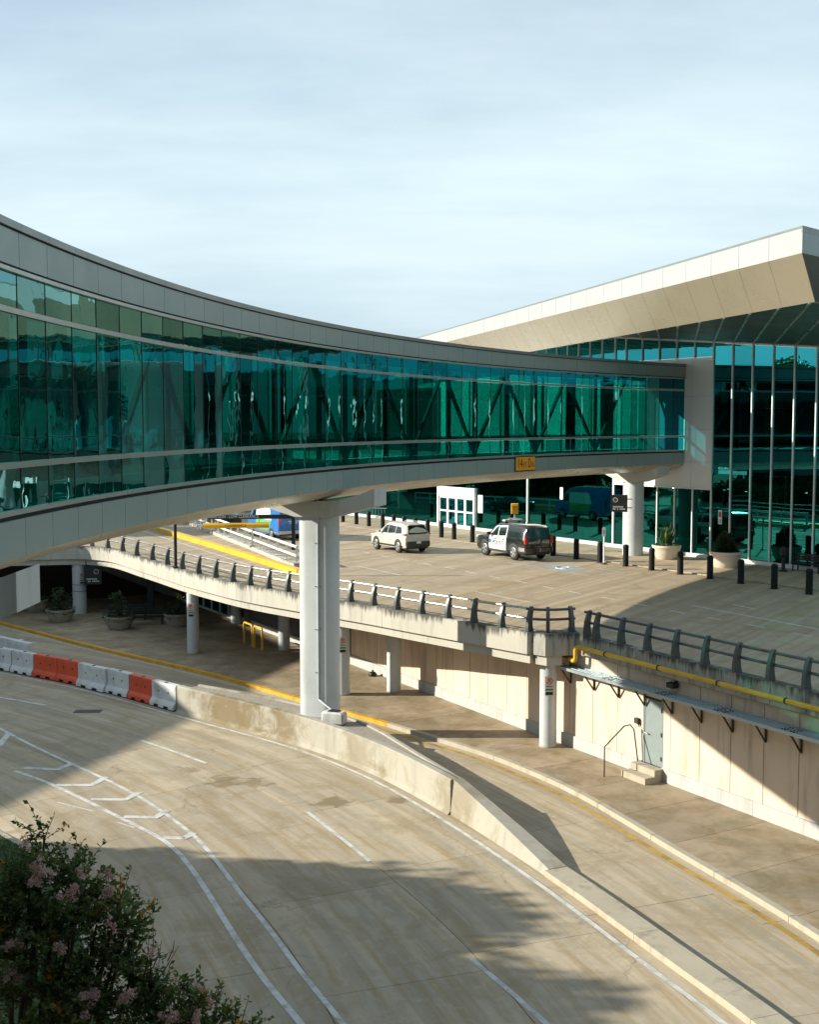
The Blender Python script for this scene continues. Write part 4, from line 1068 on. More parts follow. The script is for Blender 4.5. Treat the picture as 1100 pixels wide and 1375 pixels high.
# full-height curtain wall to the right of the corner
ns = 32
for k in range(ns):
    s1 = -FM * k; s0 = s1 - FM
    for za, zb in ((B0, 8.9), (8.912, 12.6), (12.612, None)):
        fpane(s0 + 0.035, s1 - 0.035, za, za, (zb - 0.012 if zb else ftop(s0) - 0.06), (zb - 0.012 if zb else ftop(s1) - 0.06), M_tglass if za > 8 else M_gglass)
    O('mullion', fbox(s1 - 0.032, s1 + 0.032, -0.06, 0.09, B0 - 0.04, ftop(s1) - 0.03), M_mull, term)
a, b = FP(0), FP(-FM * ns)
O('head_rail', MB().bar((*FP(8, 0.02), ftop(8)), (*FP(-13.05, 0.02), ftop(-13.05)), 0.14, 0.10), M_mull, term)
O('head_rail', MB().bar((*FP(-13.05, 0.02), ftop(-13.05)), (*FP(-FM * ns, 0.02), ftop(-13.05)), 0.14, 0.10), M_mull, term)
for s0, s1 in ((-45, -30), (-29.99, -15), (-14.99, 0), (0.01, 8), (8.01, 22.2), (27.1, 38), (38.01, 50)):
    O('base_kerb', fbox(s0, s1, -0.12, 0.16, ZU - 0.05, B0 - 0.045), M_whitep, term)
# bay where the footbridge enters
for k in range(6):
    s0 = FM * k; s1 = min(s0 + FM, 8.0)
    if s1 - s0 < 0.3: continue
    fpane(s0 + 0.035, s1 - 0.035, B0, B0, 7.93, 7.93, M_gglass)
    fpane(s0 + 0.035, s1 - 0.035, 15.60, 15.60, ftop(s0) - 0.06, ftop(s1) - 0.06, M_tglass)
    if k: 
        O('mullion', fbox(s0 - 0.032, s0 + 0.032, -0.06, 0.09, B0 - 0.04, 7.95), M_mull, term)
        O('mullion', fbox(s0 - 0.032, s0 + 0.032, -0.06, 0.09, 15.58, ftop(s0) - 0.03), M_mull, term)
O('mullion', fbox(8.0 - 0.04, 8.0 + 0.04, -0.06, 0.09, 15.58, ftop(8)), M_mull, term)
O('transom', fbox(0.04, 8.0, -0.05, 0.10, 15.46, 15.575), M_mull, term)
O('transom', fbox(0.04, 8.0, -0.05, 0.10, 7.955, 8.03), M_mull, term)
zr = [8.035, 9.55, 11.45, 13.35, 15.455]
for z0, z1 in zip(zr[:-1], zr[1:]):
    for s0, s1 in ((0.045, 1.55), (1.56, 4.7), (4.71, 8.0)):
        O('white_panel', fbox(s0 + .005, s1 - .005, -0.04, 0.06, z0 + 0.006, z1 - 0.006), M_whitep, term)
# ground floor front running on to the far left, below the bridge
s = 8.0; k = 0
DS0, DS1 = 22.3, 27.0
while s < 49:
    s1 = min(s + FM * 2, DS0 if s < DS0 else 50)
    if s >= DS0 and s < DS1: s = DS1; continue
    fpane(s + 0.01, s1 - 0.01, B0, B0, 8.55, 8.55, M_gglass)
    if k in (0, 3): O('mullion', fbox(s - 0.06, s + 0.06, -0.06, 0.09, B0 - 0.04, 8.6), M_mull, term)
    s = s1; k += 1
O('low_roof_edge', fbox(8.05, 50, -9, 0.25, 8.62, 9.3), M_whitep, term)
# entrance doors
ent = O('entrance_frame', fbox(DS0, DS0 + 0.16, -0.10, 0.22, ZU, 7.05, fbox(DS1 - 0.16, DS1, -0.10, 0.22, ZU, 7.05, fbox(DS0 + 0.16, DS1 - 0.16, -0.10, 0.22, 6.35, 7.05))), M_whitep, term)
dw = (DS1 - DS0 - 0.32) / 4
for q in range(4):
    s0 = DS0 + 0.16 + dw * q
    mb = fbox(s0 + .01, s0 + 0.11, -0.02, 0.14, ZU + .02, 6.34); fbox(s0 + dw - 0.11, s0 + dw - .01, -0.02, 0.14, ZU + .02, 6.34, mb)
    fbox(s0 + 0.11, s0 + dw - 0.11, -0.02, 0.14, ZU + .02, ZU + 0.30, mb); fbox(s0 + 0.11, s0 + dw - 0.11, -0.02, 0.14, 6.2, 6.34, mb); fbox(s0 + 0.11, s0 + dw - 0.11, -0.02, 0.14, 5.18, 5.30, mb)
    O('door_leaf', mb, M_whitep, term)
    O('door_pane', fbox(s0 + 0.11, s0 + dw - 0.11, 0.05, 0.07, ZU + 0.30, 6.2), M_tglass, term)
fpane(DS0, DS1, 7.06, 7.06, 8.55, 8.55, M_tglass)
for pxx, z0, z1, w in ((646, 5.3, 6.6, 0.55), (755, 6.75, 7.55, 0.28)):
    kq = (pxx - CX) / F; ss = (17.4 - 68.7 * kq) / (0.56 + 0.8285 * kq)
    sgn = T('wall_notice', (*FP(ss, 0.05), z0), 0, 'white notice plate on the terminal glass ' + ('beside the entrance doors' if pxx == 646 else 'above the police car'), 'sign')
    O('plate', fbox(ss - w / 2, ss + w / 2, 0.02, 0.05, z0, z1), M_whitep, sgn)
kq = (969 - CX) / F; ss = (17.4 - 68.7 * kq) / (0.56 + 0.8285 * kq)
sgn = T('wall_notice', (*FP(ss, 0.05), 6.3), 0, 'small striped notice on the tall glass front behind the right planter', 'sign')
O('plate', fbox(ss - 0.13, ss + 0.13, 0.02, 0.05, 6.05, 6.85), M_wink, sgn)
O('print', fbox(ss - 0.09, ss + 0.09, 0.051, 0.055, 6.45, 6.75), M_red, sgn); O('print', fbox(ss - 0.09, ss + 0.09, 0.051, 0.055, 6.12, 6.35), M_galv, sgn)
# clerestory side receding to the left
CD = Vector((-0.31, 0.951)).normalized(); C0 = FP(8.0)
CNn = Vector((-CD.y, CD.x))
def cbox(u0, u1, o0, o1, z0, z1):
    a, b, c, d = [C0 + CD * u + CNn * o for u, o in ((u0, o0), (u1, o0), (u1, o1), (u0, o1))]
    return MB().prism([(p.x, p.y) for p in (a, b, c, d)], z0, z1)
zt8 = ftop(8)
O('side_wall', cbox(0.05, 40, -0.1, 0.0, 9.3, 15.45), M_whitep, term)
for k in range(22):
    u0 = 0.06 + 1.7 * k
    a, b = C0 + CD * (u0 + .03), C0 + CD * (u0 + 1.67)
    O('pane', MB().quad((a.x, a.y, 15.5), (b.x, b.y, 15.5), (b.x, b.y, zt8 - 0.05), (a.x, a.y, zt8 - 0.05)), M_tglass, term)
    O('mullion', cbox(u0 + 1.67, u0 + 1.73, -0.06, 0.09, 15.46, zt8 - .01), M_mull, term)
O('head_rail', cbox(0.0, 37.5, -0.07, 0.07, zt8 - 0.045, zt8 + 0.06), M_mull, term)
# canopy
cA = atd(1078, 303, 46.0); zA = cA.z; zFb = atd(1078, 340, 46.0).z
cA = Vector((cA.x, cA.y))
cI = atd(1094.5, 405.5, 47.9); zI = cI.z; cI = Vector((cI.x, cI.y))
PW = 2.4
DFi0 = Vector((-DF.y, DF.x))
for k in range(34):
    t0, t1 = PW * k, PW * (k + 1)
    a, b = cA + DL * (t0 + (.010 if k else 0)), cA + DL * (t1 - .010); inn_ = Vector((DL.y, -DL.x)) * 0.08
    ai = a + inn_ if k else cA + DF * 0.10 + DFi0 * 0.003
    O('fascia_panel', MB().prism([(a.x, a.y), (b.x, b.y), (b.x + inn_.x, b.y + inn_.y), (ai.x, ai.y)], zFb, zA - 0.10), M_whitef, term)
    ii0, ii1 = cI + DL * (t0 + .010), cI + DL * (t1 - .010)
    if k == 0: ii0 = cI
    O('soffit_panel', MB().quad((a.x, a.y, zFb + .002), (b.x, b.y, zFb + .002), (ii1.x, ii1.y, zI), (ii0.x, ii0.y, zI)), M_soffit, term)
a, b = cA, cA + DL * 82; w = Vector((DL.y, -DL.x)) * 0.5
cc_ = cA + DF * 0.62 + DFi0 * 0.002
O('roof_edge', MB().prism([(a.x, a.y), (b.x, b.y), (b.x + w.x, b.y + w.y), (cc_.x, cc_.y)], zA - 0.098, zA), M_cope, term)
DFi = Vector((-DF.y, DF.x))
cI2 = cI
for k in range(8):
    t0, t1 = PW * k, PW * (k + 1)
    a, b = cA + DF * (t0 + (.006 if k else .11)), cA + DF * (t1 - .006)
    O('fascia_panel', MB().prism([(a.x, a.y), (b.x, b.y), (b.x + DFi.x * .08, b.y + DFi.y * .08), (a.x + DFi.x * .08, a.y + DFi.y * .08)], zFb, zA - 0.25), M_panel, term)
    ii0, ii1 = cI + DF * (t0 + .006), cI + DF * (t1 - .006)
    O('soffit_panel', MB().quad((ii0.x, ii0.y, zI), (ii1.x, ii1.y, zI), (b.x, b.y, zFb + .002), (a.x, a.y, zFb + .002)), M_dsof, term)  # shade of this front side put into the colour: dark metal, not cream
a, b = cA + DF * 0.63, cA + DF * 20
O('roof_edge', MB().prism([(a.x, a.y), (b.x, b.y), (b.x + DFi.x * .4, b.y + DFi.y * .4), (a.x + DFi.x * .4, a.y + DFi.y * .4)], zA - 0.248, zA - .004), M_cope, term)
a, b = cA + DF * 0.006, cA + DF * 0.625
O('roof_edge', MB().prism([(a.x, a.y), (b.x, b.y), (b.x + DFi.x * .3, b.y + DFi.y * .3), (a.x + DFi.x * .05, a.y + DFi.y * .05)], zA - 0.246, zA - .102), M_cope, term)
rp_ = [cA + DL * 0.5 + DF * 0.6, cA + DF * 19, FP(-20, -6), FP(20, -30), cA + DL * 82 + Vector((20, 5)), cA + DL * 81 + w]
O('roof', MB().prism([(p.x, p.y) for p in rp_], zA - 0.35, zA - 0.2), M_cope, term)
# dark metal soffit between the canopy and the glass
def solve2(p, d1, q, d2):
    den = d1.x * d2.y - d1.y * d2.x; r = q - p
    return (r.x * d2.y - r.y * d2.x) / den, (r.x * d1.y - r.y * d1.x) / den
soff = []
for k in range(-10, 6):
    s_ = min(FM * k, 8.0) if k < 6 else 8.0
    soff.append((FP(FM * k, 0.06), ftop(FM * k)))
soff.append((FP(8.0, 0.06), ftop(8.0)))
for k in range(1, 18): soff.append((C0 + CD * 1.7 * k + CNn * 0.06, zt8))
outp = []
for p, z in soff:
    r, t = solve2(p, -DR, cI, DL)
    if t < 0: r, t2 = solve2(p, -DR, cI, DF); q = cI + DF * t2
    else: q = cI + DL * t
    if r <= 0.4: q = p - DR * 0.4
    outp.append((q, zI))
for (p0, z0), (p1, z1), (q0, y0), (q1, y1) in zip(soff[:-1], soff[1:], outp[:-1], outp[1:]):
    O('dark_soffit_panel', MB().quad((p0.x, p0.y, z0 + .05), (p1.x, p1.y, z1 + .05), (q1.x, q1.y, y1 + .004), (q0.x, q0.y, y0 + .004)), M_dsof, term)
for (p, z), (q, y) in zip(soff[:-12], outp[:-12]):
    O('soffit_rib', MB().bar((p.x, p.y, z + .02), (q.x, q.y, y - .02), 0.10, 0.07), M_rib, term)
# inside
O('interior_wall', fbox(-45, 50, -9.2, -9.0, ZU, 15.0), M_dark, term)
O('interior_floor', fbox(-45, 50, -9.0, -0.13, ZU - 0.04, ZU + 0.02), M_floor, term)
O('interior_slab', fbox(-45, -0.1, -9.0, -0.5, 9.75, 10.15), M_ceil, term)
O('interior_ceiling', fbox(-45, 8, -9.0, -0.12, 15.0, 15.1), M_ceil, term)
for k in range(9):
    p = FP(3.5 - 5.64 * k, -2.6)
    O('interior_column', MB().lathe([(0.35, 0), (0.35, 11)], 16, (p.x, p.y, ZU)), M_ceil, term, smooth=40)
for k in range(6):
    O('check_in_desk', fbox(-3.5 - 6 * k, -0.5 - 6 * k, -6.4, -5.6, ZU + 0.03, ZU + 1.15), M_steel, term)
m_, n_, l_, o_ = new_mat('downlight'); em = n_.new('ShaderNodeEmission'); em.inputs[0].default_value = (1, .95, .85, 1); em.inputs[1].default_value = 6; l_.new(em.outputs[0], o_.inputs[0]); M_lamp = m_
for k in range(14):
    p = FP(6 - 2.9 * k, -3.2 - (k % 2) * 1.8)
    O('downlight', MB().lathe([(0.07, 0), (0.07, 0.03)], 8, (p.x, p.y, 7.75 if k > 1 else 7.7)), M_lamp, term)

# upper pavement in front of the terminal
upv = O('upper_pavement', fbox(-45, 50, 0.165, 6.0, ZU + 0.001, ZU + 0.006), M_bed, kind='structure')
for k in range(32):
    s0 = -42 + 2.82 * k
    for o0, o1 in ((0.17, 3.05), (3.05, 5.95)):
        O('paving_slab', fbox(s0 + .008, s0 + 2.812, o0 + .008, o1 - .008, ZU + 0.002, ZU + 0.055), M_walk if False else M_deck, upv)
ZV = ZU + 0.055
# deck markings
ZD = ZU + 0.006
def dmark(name, px, w=0.12, mat=M_wht, z=ZD):
    return O(name, strip([G2(x, y, ZU) for x, y in px], w, z), mat, upper)
for a, b in (((487, 741), (497, 743)), ((511.6, 746), (521.6, 748)), ((538, 750.6), (549, 753)), ((567.7, 756), (579.5, 759)), ((598, 761.5), (610, 763.7)), ((625.6, 767), (638.6, 770)), ((657.5, 773.6), (671.7, 776.3)), ((693, 780), (707, 782.7)),
             ((729, 787.4), (742.7, 790)), ((764.5, 794), (780, 797)), ((808.5, 802), (825.5, 805)), ((852.7, 810.5), (870, 813.8)), ((900, 820), (920, 823.8)), ((951, 829), (969, 832.5)), ((1005, 838.5), (1027, 843)), ((1065, 850), (1090, 855)),
             ((480, 760), (538, 772.3)), ((638.6, 794.4), (713, 809)), ((930, 813), (1100, 845)), ((985, 812), (1015, 818)), ((820, 846), (900, 862))):
    dmark('lane_dash', [a, b])
for px in (((681, 755), (790, 773), (838, 769), (800, 763)), ((700, 752), (760, 762))):
    dmark('bay_line', px, 0.14, M_blue)
hc = G2(757, 763, ZU)
M_blue2 = simple('faded_blue_paint', (0.27, 0.36, 0.44), 0.6, var=0.2, vs=4, dirt=0.7)
O('accessible_panel', MB().prism([(hc.x + FU.x * a + FN.x * b, hc.y + FU.y * a + FN.y * b) for a, b in ((-1.0, -0.9), (1.0, -0.9), (1.0, 0.9), (-1.0, 0.9))], ZD, ZD + 0.001), M_blue2, upper)
O('accessible_figure', MB().tube([(hc.x + 0.42 * math.cos(a), hc.y + 0.42 * math.sin(a), ZD + 0.004) for a in [0.6 + 4.6 * k / 12 for k in range(13)]], 0.05, 4), M_wht, upper)
O('accessible_figure', MB().bar((hc.x, hc.y, ZD + .004), (hc.x - 0.1, hc.y + 0.75, ZD + .004), 0.12, 0.004), M_wht, upper)

# ------------------------------------------------------------------ bollards
bpx = [(460.5, 702), (478.6, 705), (495.4, 707.6), (514, 710), (529, 712.7), (543, 715), (558, 717.5), (574.5, 720), (593, 722.7), (610, 725.4), (634.6, 729.5), (743.6, 746.5), (774.5, 751), (806.5, 755.6), (841, 760.5), (876, 766), (914.5, 771.5), (954.5, 777.5), (996, 784), (1041, 791), (1088, 798.5)]
bl = ['black bollard at the far left of the row, beside the bridge pier', 'black bollard second in the far row, in front of the cart rack', 'black bollard third in the far row, in front of the cart rack', 'black bollard fourth in the far row, left of the beige car',
      'black bollard just behind the front of the beige car roof', 'black bollard behind the middle of the beige car roof', 'black bollard behind the rear of the beige car roof', 'black bollard just right of the beige car',
      'black bollard in front of the left side of the entrance doors', 'black bollard in front of the middle of the entrance doors', 'black bollard in front of the right side of the entrance doors', 'black bollard touching the right rear of the police car in view',
      'first free standing black bollard right of the police car', 'black bollard beside the thin white post sign', 'black bollard in front of the round bridge pier', 'black bollard left of the left planter', 'black bollard right of the left planter', 'black bollard left of the right planter, at the shadow edge', 'black bollard right of the right planter, in shade', 'second bollard from the right edge, in shade', 'black bollard at the right edge of the picture, in shade']
b0 = None
for (x, y), lab in zip(bpx, bl):
    p = G2(x, y, ZU); p.y += 0.15
    if b0 is None:
        b0 = T('bollard', (p.x, p.y, ZU), 0, lab, 'bollard', 'black bollards in front of the terminal')
        O('post', MB().lathe([(0.165, 0), (0.16, 0.03), (0.155, 1.02)], 16), M_bollard, b0, smooth=40, local=True)
        O('cap', MB().lathe([(0.17, 1.02), (0.172, 1.06), (0.155, 1.13), (0.11, 1.18), (0.03, 1.20)], 16), M_bollard, b0, smooth=40, local=True)
        O('base_plate', MB().lathe([(0.20, 0.0), (0.20, 0.02)], 16), M_bollard, b0, local=True)
    else: copy_tree(b0, None, (p.x, p.y, ZU), 0, lab)

# ------------------------------------------------------------------ plants
def leaf_clump(mb, c, n, rad, ls, up=0.3, narrow=0.5):
    for _ in range(n):
        d = Vector((rng.gauss(0, 1), rng.gauss(0, 1), rng.gauss(up, 0.8))).normalized()
        p = Vector(c) + Vector((d.x * rad[0], d.y * rad[1], abs(d.z) * rad[2] if up > 0.2 else d.z * rad[2])) * (rng.random() ** 0.45)
        leaf(mb, p, d, ls * rng.uniform(0.7, 1.3), narrow)
def leaf(mb, p, d, L, narrow=0.5):
    a = Vector((rng.gauss(0, 1), rng.gauss(0, 1), rng.gauss(0, 1)))
    sd = d.cross(a)
    if sd.length < 1e-3: return
    sd.normalize(); nn = sd.cross(d)
    w = L * narrow * 0.5
    mid = p + d * (L * 0.5) + nn * (L * 0.08)
    tip = p + d * L - nn * (L * 0.05)
    mb.add([p, mid + sd * w, tip, mid - sd * w], [(0, 1, 2, 3)])
def bowl(r, h): return [(r * 0.70, 0), (r * 0.74, 0.04), (r * 0.82, h * 0.25), (r * 0.97, h * 0.6), (r, h * 0.82), (r * 1.04, h * 0.86), (r * 1.04, h), (r * 0.93, h), (r * 0.92, h * 0.93)]
M_planter2 = simple('shaded_planter', (0.30, 0.28, 0.24), 0.7, var=0.15, vs=3, dirt=0.5)  # darker copy of the planter colour with the deck's shade put in, plus dirt
M_leafd = leaf_mat('shaded_leaf', [(0.010, 0.026, 0.010), (0.022, 0.048, 0.016), (0.05, 0.06, 0.02)], 0.25)  # darker leaf copy, shade put into the colour
def planter(p, r, h, z, label, kind):
    t = T('planter', (p.x, p.y, z), 0, label, 'planter', 'round planters')
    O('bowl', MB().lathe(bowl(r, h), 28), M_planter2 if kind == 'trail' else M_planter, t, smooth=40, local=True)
    O('soil', MB().lathe([(r * 0.9, h * 0.9), (r * 0.9, h * 0.94)], 24), M_soil, t, local=True)
    mb = MB()
    if kind == 'spike':
        for _ in range(60):
            a = rng.uniform(0, 6.28); rr = r * 0.35 * math.sqrt(rng.random()); b = Vector((math.cos(a) * rr, math.sin(a) * rr, h * 0.93))
            d = Vector((math.cos(a) * 0.35 * rng.random(), math.sin(a) * 0.35 * rng.random(), 1)).normalized(); leaf(mb, b, d, rng.uniform(0.7, 1.35), 0.12)
        for _ in range(500):
            a = rng.uniform(0, 6.28); rr = r * 0.9 * math.sqrt(rng.random()); b = Vector((math.cos(a) * rr, math.sin(a) * rr, h * 0.93))
            leaf(mb, b, Vector((rng.gauss(0, .6), rng.gauss(0, .6), 1)).normalized(), rng.uniform(0.08, 0.22), 0.5)
    elif kind == 'dark':
        leaf_clump(mb, (0, 0, h * 0.95), 900, (r * 0.55, r * 0.55, 1.05), 0.22, 0.5, 0.35)
        leaf_clump(mb, (0, 0, h * 0.9), 500, (r * 0.9, r * 0.9, 0.25), 0.14)
    else:
        for _ in range(9):
            a = rng.uniform(0, 6.28); top = Vector((math.cos(a) * rng.uniform(.1, .6), math.sin(a) * rng.uniform(.1, .6), h + rng.uniform(.4, 1.3)))
            mb.tube([(0, 0, h * .9), tuple(top)], [.02, .01], 4, caps=False)
            for _ in range(14): leaf(mb, top, Vector((rng.gauss(0, 1), rng.gauss(0, 1), rng.gauss(.1, .8))).normalized(), rng.uniform(.18, .42), .28)
        leaf_clump(mb, (0, 0, h * 0.90), 900, (r * 1.12, r * 1.12, 0.34), 0.12, 0.0)
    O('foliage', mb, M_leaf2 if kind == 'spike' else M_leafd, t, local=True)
    return t
planter(G2(898.5, 752, ZV) + Vector((0, .7)), 0.80, 0.80, ZV, 'cream bowl planter with upright spiky leaves right of the round bridge pier', 'spike')
planter(G2(979, 763.5, ZV) + Vector((0, .7)), 0.84, 0.86, ZV, 'cream bowl planter with a dark shrub in front of the tall glass front', 'dark')
for px, lab in (((156, 847), 'low bowl planter with a trailing plant between the two left columns'), ((236, 843), 'bowl planter with trailing leaves just left of the second column'), ((76, 837), 'bowl planter with a tall plant beside the thick banded column'), ((42, 823), 'shaded bowl planter at the far left behind the pier cap')):
    planter(G2(*px, ZW) + Vector((0, .7)), 0.80, 0.75, ZW, lab, 'trail')
# benches
def bench(p, rz, z, label, L=1.9):
    t = T('bench', (p.x, p.y, z), rz, label, 'bench', 'dark slatted benches')
    for k in range(4): O('seat_slat', MB().box((0, -0.2 + 0.13 * k, 0.45), (L, 0.10, 0.035)), M_black, t, local=True)
    for k in range(3): O('back_slat', MB().box((0, 0.27 + 0.03 * k, 0.60 + 0.13 * k), (L, 0.03, 0.10)), M_black, t, local=True)
    for s in (-1, 1):
        O('leg', MB().bar((s * L * .42, -0.2, 0), (s * L * .42, -0.2, 0.43), 0.06, 0.06, (1, 0, 0)), M_black, t, local=True)
        O('leg', MB().bar((s * L * .42, 0.2, 0), (s * L * .42, 0.34, 0.95), 0.06, 0.06, (1, 0, 0)), M_black, t, local=True)
        O('armrest', MB().bar((s * L * .42, -0.22, 0.63), (s * L * .42, 0.26, 0.66), 0.05, 0.04), M_black, t, local=True)
wa = math.atan2(WD.y, WD.x)
bench(G2(172, 832, ZW), 0.12, ZW, 'dark bench behind the low planter under the deck', 2.4)
bench(G2(196, 838, ZW), 0.12, ZW, 'backed bench facing the planters under the deck, beside the black post', 2.2)
bench(G2(1085, 768, ZV), math.atan2(FU.y, FU.x) - math.pi, ZV, 'black bench against the terminal glass at the right edge')
# waste bin, dark post
bn = T('waste_bin', (*G2(1052, 767, ZV), ZV), 0, 'slim black ash bin standing by the terminal glass near the bench', 'bin')
O('body', MB().lathe([(0.24, 0), (0.24, .04), (0.1, .1), (0.09, .75), (0.2, .85), (0.22, 1.15), (0.1, 1.3)], 16), M_black, bn, smooth=40, local=True)
bp_ = T('dark_post', (*G2(203, 822, ZW), ZW), 0, 'black square post behind the benches under the deck', 'post')
O('post', MB().box((0, 0, 1.1), (0.36, 0.36, 2.2)), M_black, bp_, local=True); O('foot', MB().box((0, 0, .04), (0.5, 0.5, 0.08)), M_black, bp_, local=True)
# yellow hoops
for px0, px1, lab in (((328, 863), (339, 868), 'left of the two yellow hoop guards under the deck'), ((341.5, 869), (352, 872.5), 'right of the two yellow hoop guards under the deck')):
    a, b = G(*px0, ZW), G(*px1, ZW); t = T('hoop_guard', tuple((a + b) / 2), 0, lab, 'guard', 'yellow hoop guards')
    up = Vector((0, 0, 1.12)); e = (b - a) * 0.12; dn = Vector((0, 0, .1))
    O('hoop', MB().tube([a, a + up - dn, a + up - dn * .3 + e * .3, a + up + e, b + up - e, b + up - dn * .3 - e * .3, b + up - dn, b], 0.055, 8), M_yelb, t, smooth=60)
    for q in (a, b): O('foot', MB().lathe([(0.09, 0), (0.09, 0.03)], 10, tuple(q)), M_yelb, t)
bag = G(500.5, 907.5, ZW)
t = T('sandbag', tuple(bag), 0, 'small black bag lying on the lower pavement by the beige wall', 'bag')
O('sack', MB().lathe([(0.16, 0), (0.20, .05), (0.19, .12), (0.12, .19), (0.04, .21)], 12), M_black, t, smooth=60, local=True); O('knot', MB().lathe([(0.04, .205), (.05, .26), (.02, .29)], 8), M_black, t, smooth=60, local=True)

# ------------------------------------------------------------------ signs
def icon_sign(name, c, w, h, label, face, flip=False):
    f = Vector(face).normalized(); xd = Vector((-f.y, f.x)); xd = xd if xd.x > 0 else -xd
    t = T(name, tuple(c), 0, label, 'sign')
    def q(u, v, o): return (c.x + xd.x * u + f.x * o, c.y + xd.y * u + f.y * o, c.z + v)
    a, b, d, e = q(-w / 2, 0, 0), q(w / 2, 0, 0), q(w / 2, 0, -0.14), q(-w / 2, 0, -0.14)
    O('box', MB().prism([a[:2], b[:2], d[:2], e[:2]], c.z - h / 2, c.z + h / 2), M_black, t)
    cu = -w * 0.22 if not flip else w * 0.2
    O('ring', MB().tube([q(cu + .13 * w * math.cos(x), h * 0.2 + .13 * w * math.sin(x), 0.006) for x in [2 * math.pi * k / 18 for k in range(18)]], 0.016, 4, closed=True), M_sgrey, t)
    O('arrow', MB().bar(q(cu - .07 * w, h * .2 - .06 * w, .006), q(cu + .07 * w, h * .2 + .07 * w, .006), .04, .01), M_sgrey, t)
    for v, w_ in ((-0.20, 0.62), (-0.33, 0.74)):
        n = 9
        for k in range(n):
            if rng.random() < 0.14: continue
            u = -w * 0.36 + w * w_ * k / n
            O('text_line', MB().bar(q(u, h * v, .004), q(u + w * w_ / n * 0.75, h * v, .004), 0.07, 0.004, (f.x, f.y, 0)), M_sgrey, t)
    return t, q
sc = atd(831.5, 676, 68.6)
t, q = icon_sign('direction_sign', sc, 0.95, 0.98, 'black hanging direction sign with a round icon beside the far bridge pier', (-0.2, -1, 0))
O('arm', MB().bar(q(0.47, .25, -.07), q(0.75, .25, -.07), .05, .05), M_black, t); O('arm', MB().bar(q(0.47, -.25, -.07), q(0.75, -.25, -.07), .05, .05), M_black, t)
sc = atd(124.5, 772.5, 72.0)
t, q = icon_sign('direction_sign', sc, 1.05, 1.10, 'black direction sign hanging under the deck right of the thick column', (0.15, -1, 0), True)
for u in (-.4, .4): O('hanger', MB().bar(q(u, .55, -.07), q(u, ZU - 0.36 - sc.z, -.07), .05, .05, (1, 0, 0)), M_black, t)
p = G(811, 757.5, ZU)
t = T('post_sign', tuple(p), 0, 'thin white post with a small sign between two bollards', 'sign')
O('post', MB().tube([p, p + Vector((0, 0, 2.05))], 0.045, 8), M_whitep, t); O('plate', MB().box((p.x - .02, p.y - .05, p.z + 1.80), (0.19, 0.02, 0.48)), M_whitep, t); O('print', MB().box((p.x - .02, p.y - .0625, p.z + 1.80), (0.09, 0.004, 0.2)), M_blue, t)
O('foot', MB().lathe([(.2, 0), (.18, .05), (.05, .08)], 12, tuple(p)), M_rust, t)
# pedestrian signal behind the police car
p = G(691, 741, ZU)
t = T('crossing_signal', tuple(p), 0, 'yellow crossing signal on a grey post behind the police car', 'signal')
O('post', MB().tube([p, p + Vector((0, 0, 2.3))], 0.06, 8), M_galv, t); zq = p.z + 2.35
O('housing', MB().box((p.x, p.y, zq + .3), (0.42, 0.34, 0.62)), M_yelb, t); O('hood', MB().box((p.x - .06, p.y - .26, zq + .5), (0.36, 0.2, 0.05)), M_yelb, t); O('lens', MB().box((p.x - .02, p.y - .18, zq + .28), (0.3, 0.02, 0.34)), M_ysign, t)
O('control_box', MB().box((p.x - .12, p.y, zq - .45), (0.5, 0.3, 0.34)), M_galv, t)
# cart rack
p0, p1 = G2(476, 697, ZU), G2(533, 698.5, ZU)
t = T('cart_rack', (*((p0 + p1) / 2), ZU), 0, 'grey steel rack of luggage carts behind the far bollards', 'rack')
for z in (0.1, 0.95): O('rail', MB().bar((*p0, ZU + z), (*p1, ZU + z), .05, .05), M_galv, t)
for k in range(15):
    a = p0.lerp(p1, k / 14); O('upright', MB().bar((a.x, a.y, ZU), (a.x, a.y, ZU + (1.25 if k % 4 == 0 else .95)), .04, .04, (1, 0, 0)), M_galv, t)
for k in range(3):
    a = p0.lerp(p1, .55 + .18 * k) + Vector((.4, 1.2))
    c = T('luggage_cart', (a.x, a.y, ZU), -0.5, ['leftmost', 'middle', 'rightmost'][k] + ' grey luggage cart parked behind the cart rack', 'cart', 'luggage carts by the rack')
    O('handle', MB().tube([(-.3, 0, .15), (-.3, 0, 1.0), (.3, 0, 1.0), (.3, 0, .15)], .025, 6), M_galv, c, local=True); O('tray', MB().box((0, -.4, .2), (.6, .8, .05)), M_galv, c, local=True)
    for s in (-.25, .25): O('wheel', MB().tube([(s - .02, -.6, .08), (s + .02, -.6, .08)], .08, 10), M_black, c, local=True)
    O('wheel', MB().tube([(-.02, -.05, .08), (.02, -.05, .08)], .08, 10), M_black, c, local=True)

# ------------------------------------------------------------------ ramp at the upper left: yellow kerb, white railing, height gantry
yk = smoothp(catmull([G2(x, y, ZU + .15) for x, y in ((150, 694), (200, 708), (250, 722.5), (300, 737.5), (350, 753), (398, 768.5), (425, 777))], 5), 5)
ykt = T('yellow_kerb', (*yk[len(yk) // 2], ZU), 0, 'long bright yellow painted kerb on the ramp under the footbridge', 'kerb')
k = 0
while k < len(yk) - 1:
    e = min(k + 4, len(yk) - 1); a = yk[k:e + 1]; b = offset2(yk, -0.42)[k:e + 1]; a = [a[0].lerp(a[1], .02)] + a[1:]; b = [b[0].lerp(b[1], .02)] + b[1:]
    O('kerb_block', ribbon(a, b, ZU, ZU + 0.30), M_yelb, ykt); k = e
O('ramp_line', strip(offset2(yk, 0.85), 0.13, ZD), M_wht, upper)
wrp = resample([G2(x, y, ZU) for x, y in ((225, 692), (300, 722), (350, 742), (399, 762))], 0.5)
